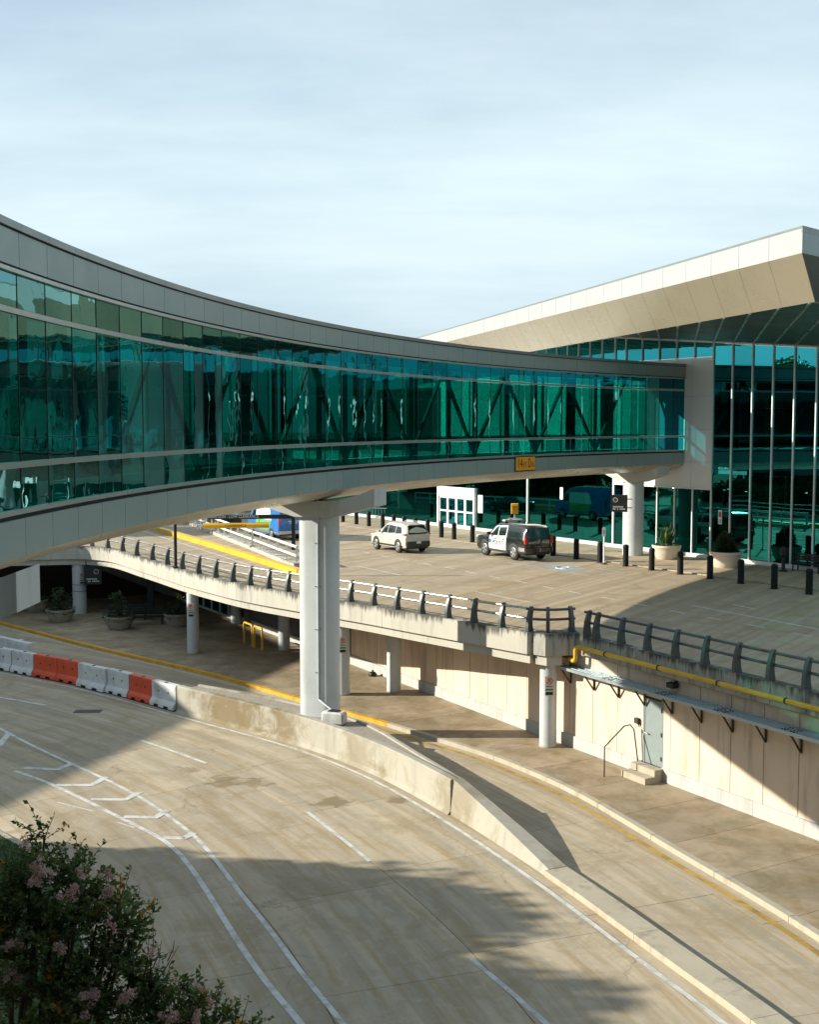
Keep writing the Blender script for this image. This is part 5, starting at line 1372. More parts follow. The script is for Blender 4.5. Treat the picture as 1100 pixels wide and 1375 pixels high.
t = T('white_railing', (*wrp[len(wrp) // 2], ZU), 0, 'white two-rail pipe railing on a low kerb beside the ramp', 'railing')
O('kerb', ribbon(offset2(wrp, -.18), offset2(wrp, .18), ZU, ZU + .22), M_fascia, t)
for hz in (0.62, 1.12): O('rail', MB().tube([(p.x, p.y, ZU + hz) for p in wrp], 0.075, 8), M_whitep, t, smooth=60)
for k in range(0, len(wrp), 4):
    p = wrp[k]; O('post', MB().bar((p.x, p.y, ZU + .2), (p.x, p.y, ZU + 1.12), .12, .12, (1, 0, 0)), M_whitep, t)
    O('post_foot', MB().box((p.x, p.y, ZU + .25), (.3, .3, .07)), M_whitep, t)
gd = 74.0
t = T('height_gantry', (*G2(394, 738, ZU), ZU), 0, 'black cantilever gantry with a yellow low clearance bar under the footbridge', 'gantry')
g2 = atd(394, 693.5, gd); g1 = atd(281, 694.5, gd)
O('post', MB().bar((g2.x, gd, ZU), (g2.x, gd, g2.z + .1), .22, .22, (1, 0, 0)), M_black, t)
O('beam', MB().bar((g2.x - .111, gd, g2.z), (g1.x, gd, g1.z), .16, .26), M_black, t)
ym = (atd(273, 706, gd), atd(361, 705, gd))
O('clearance_bar', MB().tube([ym[0], ym[1]], 0.17, 12), M_yelb, t, smooth=60)
for u in (.15, .85):
    p = ym[0].lerp(ym[1], u); O('chain', MB().bar((p.x, gd, p.z + .16), (p.x, gd, g1.z - .12), .03, .03, (1, 0, 0)), M_rust, t)
tm = (atd(283, 694, gd) + atd(346, 693.5, gd)) / 2
O('lettering', text_mb('CAUTION - LOW CLEARANCE', 0.26, (tm.x, gd - 0.085, tm.z), (1, 0, 0.01), (0, 0, 1), sx=0.86), M_wink, t)
tm = (ym[0] + ym[1]) / 2
O('lettering', text_mb('CLEARANCE', 0.24, (tm.x, gd - 0.175, tm.z), (1, 0, 0.012), (0, 0, 1), sx=1.0), M_ink, t)
p = G(236, 762.5, ZP)
t = T('lamp_pole', tuple(p), 0, 'thin black pole on the curved deck edge, rising behind the footbridge', 'pole')
O('pole', MB().tube([p, p + Vector((0, 0, 5.6))], 0.085, 10), M_black, t, smooth=60); O('foot', MB().lathe([(.16, 0), (.16, .06), (.1, .1)], 12, tuple(p)), M_black, t)
O('lamp_head', MB().box((p.x + .25, p.y, p.z + 5.62), (.7, .22, .1)), M_black, t)

# ------------------------------------------------------------------ plastic barriers
bline = offset2(EDGE, -0.55)
def at_px(x):
    best = min(range(len(bline) - 1), key=lambda i: abs(CX + F * bline[i].x / bline[i].y - x) if bline[i].y > 30 else 1e9)
    a, b = bline[best - 1], bline[best + 1]
    xa, xb = CX + F * a.x / a.y, CX + F * b.x / b.y
    return a.lerp(b, (x - xa) / (xb - xa))
def barrier_mb(L):
    prof = [(-0.30, 0.05), (-0.30, 0.16), (-0.27, 0.24), (-0.17, 0.36), (-0.15, 0.55), (-0.155, 0.80), (-0.165, 0.98), (-0.14, 1.05), (0.14, 1.05), (0.165, 0.98), (0.155, 0.80), (0.15, 0.55), (0.17, 0.36), (0.27, 0.24), (0.30, 0.16), (0.30, 0.05)]
    xs = [-L / 2, -L / 2 + 0.05, -L * .30, -L * .29, -L * .12, -L * .11, L * .11, L * .12, L * .29, L * .30, L / 2 - 0.05, L / 2]
    mb = MB(); rows = []
    for i, x in enumerate(xs):
        k = 0.90 if i in (0, len(xs) - 1) else 1.0
        lift = 0.10 if i in (3, 4, 7, 8) else 0.0
        rows.append([(x, y * k, max(z, 0.05 + lift) if z < 0.2 else z) for y, z in prof])
    mb.grid(rows); n = len(prof)
    mb.add(rows[0], [tuple(range(n))]); mb.add(rows[-1], [tuple(reversed(range(n)))])
    return mb
bx = [-58, -22, 12, 42, 73, 103, 142, 172, 202.5, 236]
bc = 'WWWOOWWOW'
blab = {0: 'white plastic barrier cut by the left edge, first in the row', 1: 'white plastic barrier at the left edge of the row', 2: 'white plastic barrier just left of the two orange ones', 3: 'left one of the two adjoining orange plastic barriers', 4: 'right one of the two adjoining orange plastic barriers', 5: 'white plastic barrier just right of the two orange ones', 6: 'white plastic barrier just left of the single orange one', 7: 'single orange plastic barrier between two white ones', 8: 'white plastic barrier touching the concrete divider'}
for k in range(len(bx) - 1):
    a, b = at_px(bx[k]), at_px(bx[k + 1]); c = (a + b) / 2 + Vector((rng.uniform(-.05, .05), rng.uniform(-.08, .08))); L = (b - a).length - 0.05; d = (b - a)
    rz = math.atan2(d.y, d.x) + rng.uniform(-0.03, 0.03); mt = M_orange if bc[k] == 'O' else M_wplas
    t = T('plastic_barrier', (c.x, c.y, -0.045 + 0.045), rz, blab[k], 'barrier', 'water filled barriers along the lower road')
    O('shell', barrier_mb(L), mt, t, smooth=30, local=True)
    for u in (-.2, .2):
        for sy in (-1, 1): O('sight_hole', MB().tube([(u * L, sy * .14, .68), (u * L, sy * .158, .68)], .045, 8), M_black, t, local=True)
    O('fill_cap', MB().lathe([(.08, 1.045), (.08, 1.065)], 10), M_black, t, local=True)
    O('base', MB().box((0, 0, .04), (L * .94, .5, .08)), M_black, t, local=True)
    for e in (-1, 1):
        for z in (.3, .6, .9): O('hinge_lug', MB().box((e * (L / 2 - .01), 0, z), (.06, .12, .12)), mt, t, local=True)
a, b = G2(-40, 872, 0), G2(42, 892, 0); c = (a + b) / 2; d = b - a
t = T('plastic_barrier', (c.x, c.y, 0), math.atan2(d.y, d.x), 'pale plastic barrier standing behind the front row at the left edge', 'barrier', 'water filled barriers along the lower road')
O('shell', barrier_mb(d.length), M_wplas, t, smooth=30, local=True); O('base', MB().box((0, 0, .04), (d.length * .94, .5, .08)), M_black, t, local=True)

# ------------------------------------------------------------------ vehicles
M_beigec = simple('champagne_car_paint', (0.50, 0.485, 0.43), 0.35, 0.0, var=0.01, vs=0.2, coat=0.4)
M_whitec = simple('white_car_paint', (0.78, 0.79, 0.79), 0.25, 0.0, var=0.02, coat=0.6)
M_blackc = simple('black_car_paint', (0.014, 0.018, 0.018), 0.18, 0.0, var=0.1, coat=0.8)
M_bluec = simple('blue_van_wrap', (0.03, 0.17, 0.50), 0.28, 0.0, var=0.1, coat=0.5)
M_greenc = simple('green_van_wrap', (0.16, 0.42, 0.16), 0.3, 0.0, var=0.3, vs=1.5, coat=0.5)
M_trim = simple('black_trim', (0.03, 0.032, 0.032), 0.55, var=0.1)
M_tyre = simple('tyre_rubber', (0.018, 0.018, 0.018), 0.85, var=0.2)
M_rim = simple('alloy_rim', (0.55, 0.57, 0.58), 0.3, 0.8)
M_cglass = simple('car_glass', (0.012, 0.020, 0.020), 0.06, 0.0, 0.8, var=0.05)
M_tail = simple('tail_lamp', (0.55, 0.02, 0.015), 0.2, var=0.05, coat=0.6)
M_amber = simple('orange_lamp', (0.75, 0.16, 0.02), 0.2, var=0.05, coat=0.6)
M_chrome = simple('chrome', (0.7, 0.7, 0.7), 0.12, 1.0, var=0.02)
M_plate = simple('number_plate', (0.62, 0.64, 0.62), 0.5)

def loft_car(spec):
    """stations from rear (x<0) to front; each: (x, halfwidth, z_sill, z_belt, z_roof, roofwidth); returns point grid P[i][k]"""
    P = []
    for (x, w, zs, zb, zr, wr) in spec:
        lev = [(w * 0.93, zs), (w * 0.995, zs + (zb - zs) * 0.22), (w, zs + (zb - zs) * 0.55), (w * 0.985, zs + (zb - zs) * 0.85), (w * 0.955, zb),
               (w * 0.955 + (wr - w * 0.955) * 0.5, zb + (zr - zb) * 0.50), (wr, zb + (zr - zb) * 0.90), (wr * 0.90, zb + (zr - zb) * 0.975), (wr * 0.55, zr), (0.0, zr + 0.008)]
        P.append([(x, y, z) for y, z in lev])
    return P
def patch(P, i0, i1, k0, k1, off=0.006, side=1, u0=0., u1=0., n=None):
    """rectangular piece of the side surface, moved outward"""
    rows = []
    for k in range(k0, k1 + 1):
        row = []
        for i in range(i0, i1 + 1):
            x, y, z = P[i][k]; row.append(Vector((x, side * (y + off), z)))
        rows.append(row)
    return MB().grid(rows if side > 0 else [list(reversed(r)) for r in rows])
def side_y(P, x, z):
    i = max(0, min(len(P) - 2, next((j for j in range(len(P) - 1) if P[j + 1][0][0] >= x), len(P) - 2)))
    u = (x - P[i][0][0]) / max(1e-6, P[i + 1][0][0] - P[i][0][0]); u = min(1, max(0, u))
    prof = [(P[i][k][1] * (1 - u) + P[i + 1][k][1] * u, P[i][k][2] * (1 - u) + P[i + 1][k][2] * u) for k in range(len(P[i]))]
    for k in range(len(prof) - 1):
        if prof[k][1] <= z <= prof[k + 1][1]:
            f = (z - prof[k][1]) / max(1e-6, prof[k + 1][1] - prof[k][1]); return prof[k][0] * (1 - f) + prof[k + 1][0] * f
    return prof[0][0] if z < prof[0][1] else prof[-1][0]
def sidepoly(P, pts, off, side):
    """convex polygon given as (x,z), laid on the car side as a fine grid"""
    z0, z1 = min(p[1] for p in pts), max(p[1] for p in pts); rows = []
    nr, nc = 9, 9
    for r in range(nr + 1):
        z = z0 + (z1 - z0) * (r / nr); z = min(max(z, z0 + 1e-4), z1 - 1e-4); xs = []
        for (xa, za), (xb, zb) in zip(pts, pts[1:] + pts[:1]):
            if (za - z) * (zb - z) < 0: xs.append(xa + (xb - xa) * (z - za) / (zb - za))
        if len(xs) < 2: continue
        a, b = min(xs), max(xs)
        row = [Vector((a + (b - a) * c / nc, side * (side_y(P, a + (b - a) * c / nc, z) + off), z)) for c in range(nc + 1)]
        rows.append(row if side < 0 else list(reversed(row)))
    return MB().grid(rows)
def wheel(t, x, y, r, w, spokes=5):
    s = 1 if y > 0 else -1
    wl = O('wheel', MB().tube([(x, y - s * w, r), (x, y - s * w * .9, r), (x, y - s * .02, r), (x, y, r)], [r * .93, r, r, r * .93], 22), M_tyre, t, smooth=40, local=True)
    ORG[wl.name] = Matrix.Identity(4)
    O('rim', MB().tube([(x, y - s * .05, r), (x, y + s * .004, r)], [r * .60, r * .64], 20), M_trim, wl, local=True)
    mb = MB()
    for k in range(spokes):
        a = 2 * math.pi * k / spokes; mb.bar((x, y + s * .012, r), (x + math.cos(a) * r * .6, y + s * .012, r + math.sin(a) * r * .6), .085, .02, (0, 1, 0))
    mb.tube([(x + math.cos(a) * r * .61, y + s * .01, r + math.sin(a) * r * .61) for a in [2 * math.pi * k / 20 for k in range(20)]], .018, 5, closed=True)
    O('spokes', mb, M_rim, wl, local=True)
def car(name, loc, head, label, cat, spec, paint, axles, wr_, trackw, cladding=None):
    """head: heading direction; body x forward"""
    rz = math.atan2(head.y, head.x)
    t = T(name, loc, rz, label, cat)
    P = loft_car(spec)
    mb = MB(); nL = len(P[0])
    full = [list(r) + [(x, -y, z) for x, y, z in reversed(r[:-1])] for r in P]
    mb.grid([list(reversed(r)) for r in full])
    # end caps: strips across
    for row, flip in ((full[0], False), (full[-1], True)):
        n = len(row)
        for k in range(nL - 1):
            q = [row[k], row[k + 1], row[n - 2 - k], row[n - 1 - k]] if k < nL - 2 else [row[k], row[k + 1], row[n - 1 - k]]
            mb.add(q if not flip else list(reversed(q)), [tuple(range(len(q)))])
    O('body', mb, paint, t, smooth=35, local=True)
    O('underbody', MB().box(((spec[0][0] + spec[-1][0]) / 2, 0, spec[3][2] + .02), (spec[-1][0] - spec[0][0] - .3, 2 * spec[3][1] * .86, .14)), M_trim, t, local=True)
    for ax in axles:
        for s in (-1, 1):
            arch = [(ax + math.cos(a) * (wr_ + .085), max(wr_ + math.sin(a) * (wr_ + .085), spec[3][2] + .005)) for a in [math.pi * k / 14 for k in range(15)]]
            O('wheel_arch', sidepoly(P, arch, .006, s), M_trim, t, local=True)
            wheel(t, ax, s * (trackw + .03), wr_, .22)
    return t, P
HD = Vector((-0.545, 0.838))
# beige compact SUV
spec = [(-2.28, .80, .42, .98, 1.02, .62), (-2.22, .89, .34, 1.00, 1.22, .64), (-2.06, .925, .32, 1.03, 1.48, .64), (-1.80, .93, .30, 1.04, 1.61, .65), (-1.2, .93, .28, 1.02, 1.675, .67), (-.4, .93, .28, 1.0, 1.69, .68), (.25, .93, .28, .99, 1.655, .67), (.62, .93, .28, .99, 1.52, .64), (1.05, .93, .28, .99, 1.24, .66), (1.28, .925, .28, .985, 1.06, .74), (1.7, .915, .29, .94, 1.0, .72), (2.1, .86, .32, .84, .90, .62), (2.28, .72, .38, .70, .74, .5)]
cl = G2(536, 740.5, ZU)
cpos = Vector((-0.62, 73.75))
t, P = car('parked_car', (cpos.x, cpos.y, ZU), HD, 'champagne coloured compact SUV parked on the upper road', 'car', spec, M_beigec, (-1.36, 1.36), .365, .905)
t.scale = (0.93, 1.0, 1.07)
for s in (-1, 1):
    O('side_window', sidepoly(P, [(-1.72, 1.10), (-.95, 1.08), (-.95, 1.50), (-1.45, 1.47)], .010, s), M_cglass, t, local=True)
    O('side_window', sidepoly(P, [(-.88, 1.07), (-.02, 1.06), (-.02, 1.53), (-.88, 1.51)], .010, s), M_cglass, t, local=True)
    O('side_window', sidepoly(P, [(.05, 1.06), (.92, 1.06), (.55, 1.40), (.25, 1.52), (.05, 1.53)], .010, s), M_cglass, t, local=True)
    O('sill_cladding', sidepoly(P, [(-1.9, .33), (1.9, .33), (1.9, .44), (-1.9, .44)], .010, s), M_trim, t, local=True)
    O('tail_light', MB().box((-2.06, s * .80, 1.07), (.30, .26, .12), 0, .02), M_amber if s > 0 else M_tail, t, local=True)
    O('mirror', MB().box((.78, s * 1.02, 1.12), (.14, .2, .15), 0, .03), M_beigec, t, local=True)
    O('roof_rail', MB().tube([(-1.7, s * .60, 1.62), (-1.55, s * .61, 1.71), (.1, s * .62, 1.735), (.35, s * .61, 1.66)], .022, 6), M_rim, t, smooth=60, local=True)
    O('head_light', MB().box((2.08, s * .66, .84), (.3, .3, .08), 0, .02), M_plate, t, local=True)
    O('door_handle', MB().box((-.5, s * .945, .93), (.18, .03, .035)), M_beigec, t, local=True); O('door_handle', MB().box((.45, s * .945, .93), (.18, .03, .035)), M_beigec, t, local=True)
O('rear_window', MB().add([(-2.275, -.70, 1.10), (-2.275, .70, 1.10), (-2.02, .60, 1.56), (-2.02, -.60, 1.56)], [(3, 2, 1, 0)]), M_cglass, t, local=True)
O('spoiler', MB().box((-1.95, 0, 1.60), (.28, 1.16, .05), 0, .015), M_beigec, t, local=True)
O('bumper', MB().box((-2.24, 0, .52), (.20, 1.70, .34), 0, .05), M_trim, t, local=True)
O('number_plate', MB().box((-2.347, 0, .64), (.012, .32, .16)), M_plate, t, local=True)
O('windscreen', MB().add([(.66, -.60, 1.50), (.66, .60, 1.50), (1.24, .68, 1.10), (1.24, -.68, 1.10)], [(0, 1, 2, 3)]), M_cglass, t, local=True)
# police SUV
spec = [(-2.60, .84, .46, 1.06, 1.12, .70), (-2.56, .97, .42, 1.10, 1.45, .76), (-2.46, 1.0, .38, 1.14, 1.74, .77), (-2.28, 1.01, .36, 1.15, 1.84, .78), (-1.6, 1.015, .34, 1.14, 1.885, .79), (-.6, 1.015, .34, 1.13, 1.89, .79), (.35, 1.015, .34, 1.12, 1.85, .78), (.70, 1.01, .34, 1.12, 1.70, .76), (1.10, 1.01, .34, 1.12, 1.42, .78), (1.36, 1.005, .34, 1.12, 1.20, .85), (1.9, 1.0, .36, 1.09, 1.14, .84), (2.40, .96, .40, 1.02, 1.07, .78), (2.56, .86, .46, .90, .94, .68)]
ppos = Vector((6.10, 70.1))
t, P = car('police_car', (ppos.x, ppos.y, ZU), Vector((-0.50, 0.866)), 'black and white police SUV with a roof light bar parked by the bollards', 'police car', spec, M_blackc, (-1.50, 1.47), .41, .985)
t.scale = (1.0, 1.0, 1.09)
for s in (-1, 1):
    O('white_door', sidepoly(P, [(-.72, .45), (1.02, .45), (1.02, 1.10), (-.72, 1.10)], .008, s), M_whitec, t, local=True)
    O('window_frame', sidepoly(P, [(-.72, 1.105), (1.02, 1.105), (1.0, 1.24), (.62, 1.62), (.30, 1.76), (-.72, 1.78)], .008, s), M_whitec, t, local=True)
    O('side_window', sidepoly(P, [(-2.20, 1.20), (-.90, 1.19), (-.90, 1.68), (-2.05, 1.68)], .012, s), M_cglass, t, local=True)
    O('side_window', sidepoly(P, [(-.64, 1.19), (.10, 1.18), (.10, 1.68), (-.64, 1.69)], .014, s), M_cglass, t, local=True)
    O('side_window', sidepoly(P, [(.18, 1.18), (.92, 1.18), (.55, 1.56), (.28, 1.68), (.18, 1.68)], .014, s), M_cglass, t, local=True)
    O('tail_light', MB().box((-2.55, s * .90, 1.12), (.14, .17, .42), 0, .02), M_tail, t, local=True)
    O('mirror', MB().box((.86, s * 1.13, 1.26), (.16, .24, .2), 0, .03), M_blackc, t, local=True)
    O('head_light', MB().box((2.42, s * .74, 1.0), (.24, .34, .14), 0, .02), M_plate, t, local=True)
    O('grey_bumper_corner', sidepoly(P, [(-2.54, .50), (-2.0, .50), (-2.0, .72), (-2.54, .72)], .010, s), M_rim, t, local=True)
    O('running_board', MB().box((-.02, s * .98, .40), (1.9, .16, .06)), M_trim, t, local=True)
    O('door_handle', MB().box((-.50, s * 1.035, 1.02), (.18, .03, .04)), M_blackc, t, local=True); O('door_handle', MB().box((.35, s * 1.035, 1.02), (.18, .03, .04)), M_blackc, t, local=True)
    O('lettering', text_mb('POLICE', 0.36, (.08, s * 1.034, .80), (-s, 0, 0), (0, 0, 1), sx=1.0), M_ink, t, local=True)
    O('badge', MB().tube([(.90, s * 1.025, .86), (.90, s * 1.031, .86)], .12, 10), M_bluec, t, local=True)
O('rear_window', MB().add([(-2.635, -.80, 1.16), (-2.635, .80, 1.16), (-2.50, .72, 1.74), (-2.50, -.72, 1.74)], [(3, 2, 1, 0)]), M_cglass, t, local=True)
O('bumper', MB().box((-2.56, 0, .58), (.22, 1.90, .28), 0, .04), M_blackc, t, local=True)
O('number_plate', MB().box((-2.625, .0, .86), (.012, .32, .16)), M_trim, t, local=True)
O('lettering', text_mb('HOUSTON', 0.17, (-2.665, .42, .98), (0, -1, 0), (0, 0, 1), sx=.9), M_wink, t, local=True); O('lettering', text_mb('POLICE', 0.17, (-2.665, -.42, .98), (0, -1, 0), (0, 0, 1), sx=.9), M_wink, t, local=True)
O('lettering', text_mb('POLICE', 0.09, (-2.535, 0, 1.78), (0, -1, 0), (0.2, 0, 1), sx=1.2), M_sgrey, t, local=True)
lbz = T('lb', (0, 0, 0)); bpy.data.objects.remove(lbz)
lb = O('light_bar', MB().box((.05, 0, 1.98), (.28, 1.30, .10), 0, .03), M_plate, t, local=True); ORG[lb.name] = Matrix.Identity(4)
for s in (-.45, .45): O('bar_foot', MB().box((.05, s, 1.905), (.2, .08, .06)), M_trim, lb, local=True)
O('beacon', MB().box((.05, .2, 2.04), (.2, .16, .04)), M_amber, lb, local=True)
O('antenna', MB().tube([(-1.2, 0, 1.88), (-1.2, 0, 2.3)], .008, 5), M_black, t, local=True)
# blue van
spec = [(-2.95, .95, .45, 1.25, 2.50, .82), (-2.90, 1.0, .40, 1.3, 2.58, .86), (-2.0, 1.02, .38, 1.3, 2.62, .88), (-.5, 1.02, .38, 1.3, 2.62, .88), (.9, 1.02, .38, 1.28, 2.58, .86), (1.4, 1.02, .38, 1.28, 2.40, .82), (2.0, 1.01, .38, 1.26, 1.85, .82), (2.4, .98, .40, 1.15, 1.30, .80), (2.8, .92, .42, 1.0, 1.05, .7), (2.95, .80, .46, .85, .88, .6)]
vpos = Vector((-9.35, 82.5))
t, P = car('delivery_van', (vpos.x, vpos.y, ZU), Vector((-0.50, 0.866)), 'tall blue and green wrapped van parked behind the white railing', 'van', spec, M_bluec, (-1.75, 1.75), .36, .99)
for s in (-1, 1):
    O('white_wrap', sidepoly(P, [(-1.7, 1.30), (1.0, 1.30), (1.0, 2.2), (-1.3, 2.2)], .008, s), M_whitec, t, local=True)
    O('green_wrap', sidepoly(P, [(-1.35, .60), (.9, .60), (.9, 1.28), (-1.7, 1.28)], .008, s), M_greenc, t, local=True)
    O('sill_cladding', sidepoly(P, [(-2.9, .46), (2.2, .46), (2.2, .58), (-2.9, .58)], .012, s), M_rim, t, local=True)
    O('tail_light', MB().box((-2.93, s * .93, 1.35), (.08, .14, .60), 0, .015), M_tail, t, local=True)
    O('cab_window', sidepoly(P, [(1.05, 1.45), (1.75, 1.42), (1.45, 2.05), (1.05, 2.1)], .012, s), M_cglass, t, local=True)
O('rear_window', MB().add([(-2.975, -.78, 1.55), (-2.975, .78, 1.55), (-2.962, .74, 2.2), (-2.962, -.74, 2.2)], [(3, 2, 1, 0)]), M_bluec, t, local=True)
O('bumper', MB().box((-2.98, 0, .55), (.16, 1.9, .22), 0, .03), M_rim, t, local=True)
O('lettering', MB().box((-2.975, -.1, 1.30), (.01, .8, .06)), M_wink, t, local=True); O('lettering', MB().box((-2.975, -.1, 1.18), (.01, .6, .05)), M_wink, t, local=True)
pass
O('roof_band', MB().box((-1.0, 0, 2.64), (3.4, 1.3, .03)), M_whitec, t, local=True)
# dark car further up the ramp
spec = [(-2.3, .80, .40, .90, .96, .6), (-2.2, .88, .32, .95, 1.02, .62), (-1.7, .90, .28, .96, 1.08, .62), (-1.2, .90, .26, .95, 1.36, .58), (-.5, .90, .26, .94, 1.45, .60), (.2, .90, .26, .93, 1.42, .60), (.7, .90, .26, .93, 1.20, .62), (1.05, .90, .26, .92, 1.0, .70), (1.6, .89, .28, .88, .95, .7), (2.1, .84, .3, .78, .84, .6), (2.3, .72, .36, .66, .70, .5)]
t, P = car('dark_sedan', (-14.3, 90.5, ZU), Vector((-0.45, 0.89)), 'dark sedan parked beyond the van, mostly hidden by the footbridge', 'car', spec, M_blackc, (-1.35, 1.35), .33, .875)
for s in (-1, 1):
    O('side_window', sidepoly(P, [(-1.1, 1.0), (-.1, .99), (-.1, 1.33), (-.8, 1.32)], .010, s), M_cglass, t, local=True)
    O('side_window', sidepoly(P, [(-.03, .99), (.8, .98), (.5, 1.2), (.1, 1.33), (-.03, 1.33)], .010, s), M_cglass, t, local=True)
    O('tail_light', MB().box((-2.25, s * .70, .84), (.12, .26, .12), 0, .02), M_tail, t, local=True)
O('rear_window', MB().add([(-1.66, -.6, 1.07), (-1.66, .6, 1.07), (-1.2, .54, 1.355), (-1.2, -.54, 1.355)], [(3, 2, 1, 0)]), M_cglass, t, local=True)

# ------------------------------------------------------------------ things outside the frame that shade and reflect: garage, trees
def shx(x, z): return x - K * z
GH = 15.4
g_sh = [Vector((-13.4, 33.5)), Vector((-12.3, 36.3)), Vector((-4.6, 59.0)), Vector((-13.0, 76.0))]
gp = [Vector((shx(p.x, GH), p.y)) for p in g_sh] + [Vector((-95, 76)), Vector((-95, 33.5))]
gar = T('parking_garage', (-70, 55, 0), 0, 'concrete parking garage left of the picture, beyond the frame', 'building')
for z0, z1 in ((0, 1.1), (3.2, 4.6), (6.6, 8.0), (10.0, 11.4), (13.4, 15.4)): O('storey_slab', MB().prism([(p.x, p.y) for p in gp], z0, z1), M_fascia, gar)
cx_ = sum(p.x for p in gp) / len(gp); cy_ = sum(p.y for p in gp) / len(gp)
O('core', MB().prism([(cx_ + (p.x - cx_) * .9, cy_ + (p.y - cy_) * .9) for p in gp], 0.5, 13.5), M_dark, gar)

hb = T('sky_block_garage', (0, -20, 0), 0, 'unseen concrete parking building added behind the camera to cut sky light', 'building')
for z0, z1 in ((0, 1.2), (3.4, 4.6), (6.8, 8.0), (10.0, 11.0), (14.2, 15.4), (17.6, 18.8), (21.0, 23.5)): O('storey_slab', MB().prism([(-34, -30), (45, -30), (45, -1.2), (-34, -1.2)], z0, z1), M_fascia, hb)  # added unseen mass that blocks sky light from behind the camera
O('core', MB().prism([(-30, -28), (42, -28), (42, -7), (-30, -7)], 0.5, 22), M_dark, hb)
def tree_mesh(seed, H, R, nl, leafsize):
    r = random.Random(seed); tr = MB(); cr_ = MB()
    h0 = H * 0.30
    tr.tube([(0, 0, 0), (0.05, 0, h0), (0.0, 0.1, H * .55), (0, 0, H * .85)], [0.30, 0.22, 0.15, 0.04], 10)
    lumps = []
    for k in range(26):
        a = r.uniform(0, 6.28); zz = r.uniform(0.34, 0.95); rr = R * math.sqrt(max(0.05, 1 - ((zz - 0.6) / 0.45) ** 2)) * r.uniform(0.35, 0.88)
        c = Vector((math.cos(a) * rr, math.sin(a) * rr, zz * H)); lumps.append((c, R * r.uniform(0.26, 0.44)))
        tr.tube([(0, 0, max(h0 * .8, c.z * .55)), (c.x * .5, c.y * .5, c.z * .82), tuple(c)], [0.09, 0.05, 0.02], 5)
    for _ in range(nl):
        c, rad = r.choice(lumps)
        d = Vector((r.gauss(0, 1), r.gauss(0, 1), r.gauss(0, .8))); d.normalize()
        p = c + d * rad * (r.random() ** .5)
        dd = Vector((r.gauss(0, 1), r.gauss(0, 1), r.gauss(-.2, .7))).normalized(); sd = dd.cross(Vector((r.gauss(0, 1), r.gauss(0, 1), r.gauss(0, 1))))
        if sd.length < .01: continue
        sd.normalize(); L = leafsize * r.uniform(.6, 1.3); w_ = L * .32
        cr_.add([p, p + dd * L * .5 + sd * w_, p + dd * L, p + dd * L * .5 - sd * w_], [(0, 1, 2, 3)])
    return tr, cr_
tb, tcw = tree_mesh(3, 12.0, 5.0, 26000, 0.46)
t0 = T('shade_tree', (0, 0, 0), 0, 'broadleaf tree', 'tree', 'shade trees left of the picture')
O('trunk', tb, M_bark, t0, smooth=60, local=True); O('crown', tcw, M_leaf2, t0, local=True)
spots = [(-26.0, 28.6, .88, 0.3, 'broadleaf shade tree left of the frame, farthest along the road'), (-28.5, 22.0, 1.0, 1.7, 'broadleaf shade tree left of the frame, second along the road'), (-27.0, 15.0, 1.0, 3.9, 'broadleaf shade tree left of the frame, third along the road'), (-29.0, 6.5, .98, 5.0, 'broadleaf shade tree left of the frame, nearest'), (-19.0, 27.5, .66, 2.2, 'small shade tree left of the frame, by the lawn'), (-19.5, 18.0, .70, 2.9, 'small shade tree left of the frame, nearer')]
for k, (x, y, s_, rz, lab) in enumerate(spots):
    o = t0 if k == 0 else copy_tree(t0, None, None, None, lab)
    o['label'] = lab; o.location = (x, y, 0); o.rotation_euler = (0, 0, rz); o.scale = (s_, s_, s_)
for k, (x, y, s_) in enumerate([(-30.5, 50, .55), (-31.5, 56, .58), (-33, 62, .6), (-34.5, 68, .6), (-36, 74, .6)]):  # unseen trees added to keep low sky light from under the deck
    o = copy_tree(t0, None, (x, y, -1.6), k * 1.7, ['nearest', 'second', 'third', 'fourth', 'farthest'][k] + ' small unseen tree of the row added by the garage to block low sky'); o['group'] = 'unseen trees added to block low sky'; o.scale = (s_ * 1.2, s_ * 1.2, s_)
for k, (x, y, s_) in enumerate([(-44, 88, 1.25), (-36, 97, 1.2), (-40, 106, 1.3), (-33, 116, 1.3), (-47, 99, 1.3)]):  # unseen trees added to shade the rear deck that the terminal glass mirrors
    o = copy_tree(t0, None, (x, y, 0), k * 2.1, ['nearest', 'second', 'third', 'fourth', 'leftmost'][k] + ' tree of the clump added to shade the deck, hidden by the footbridge'); o['group'] = 'added shading trees behind the ramp'; o.scale = (s_, s_, s_)
for k in range(13):
    o = copy_tree(t0, None, (-118 - 14 * ((k * 7) % 3), -20 + 13 * k, 0), k * 1.3, 'large distant tree in the belt left of the frame, number %d from the near end' % (k + 1))
    o['label'] = ['nearest', 'second', 'third', 'fourth', 'fifth', 'sixth', 'seventh', 'eighth', 'ninth', 'tenth', 'eleventh', 'twelfth', 'farthest'][k] + ' tall tree in the far belt left of the frame'; o['group'] = 'far tree belt'
    s_ = 1.45 + 0.3 * ((k * 5) % 4) / 3; o.scale = (s_ * 1.25, s_ * 1.25, s_)

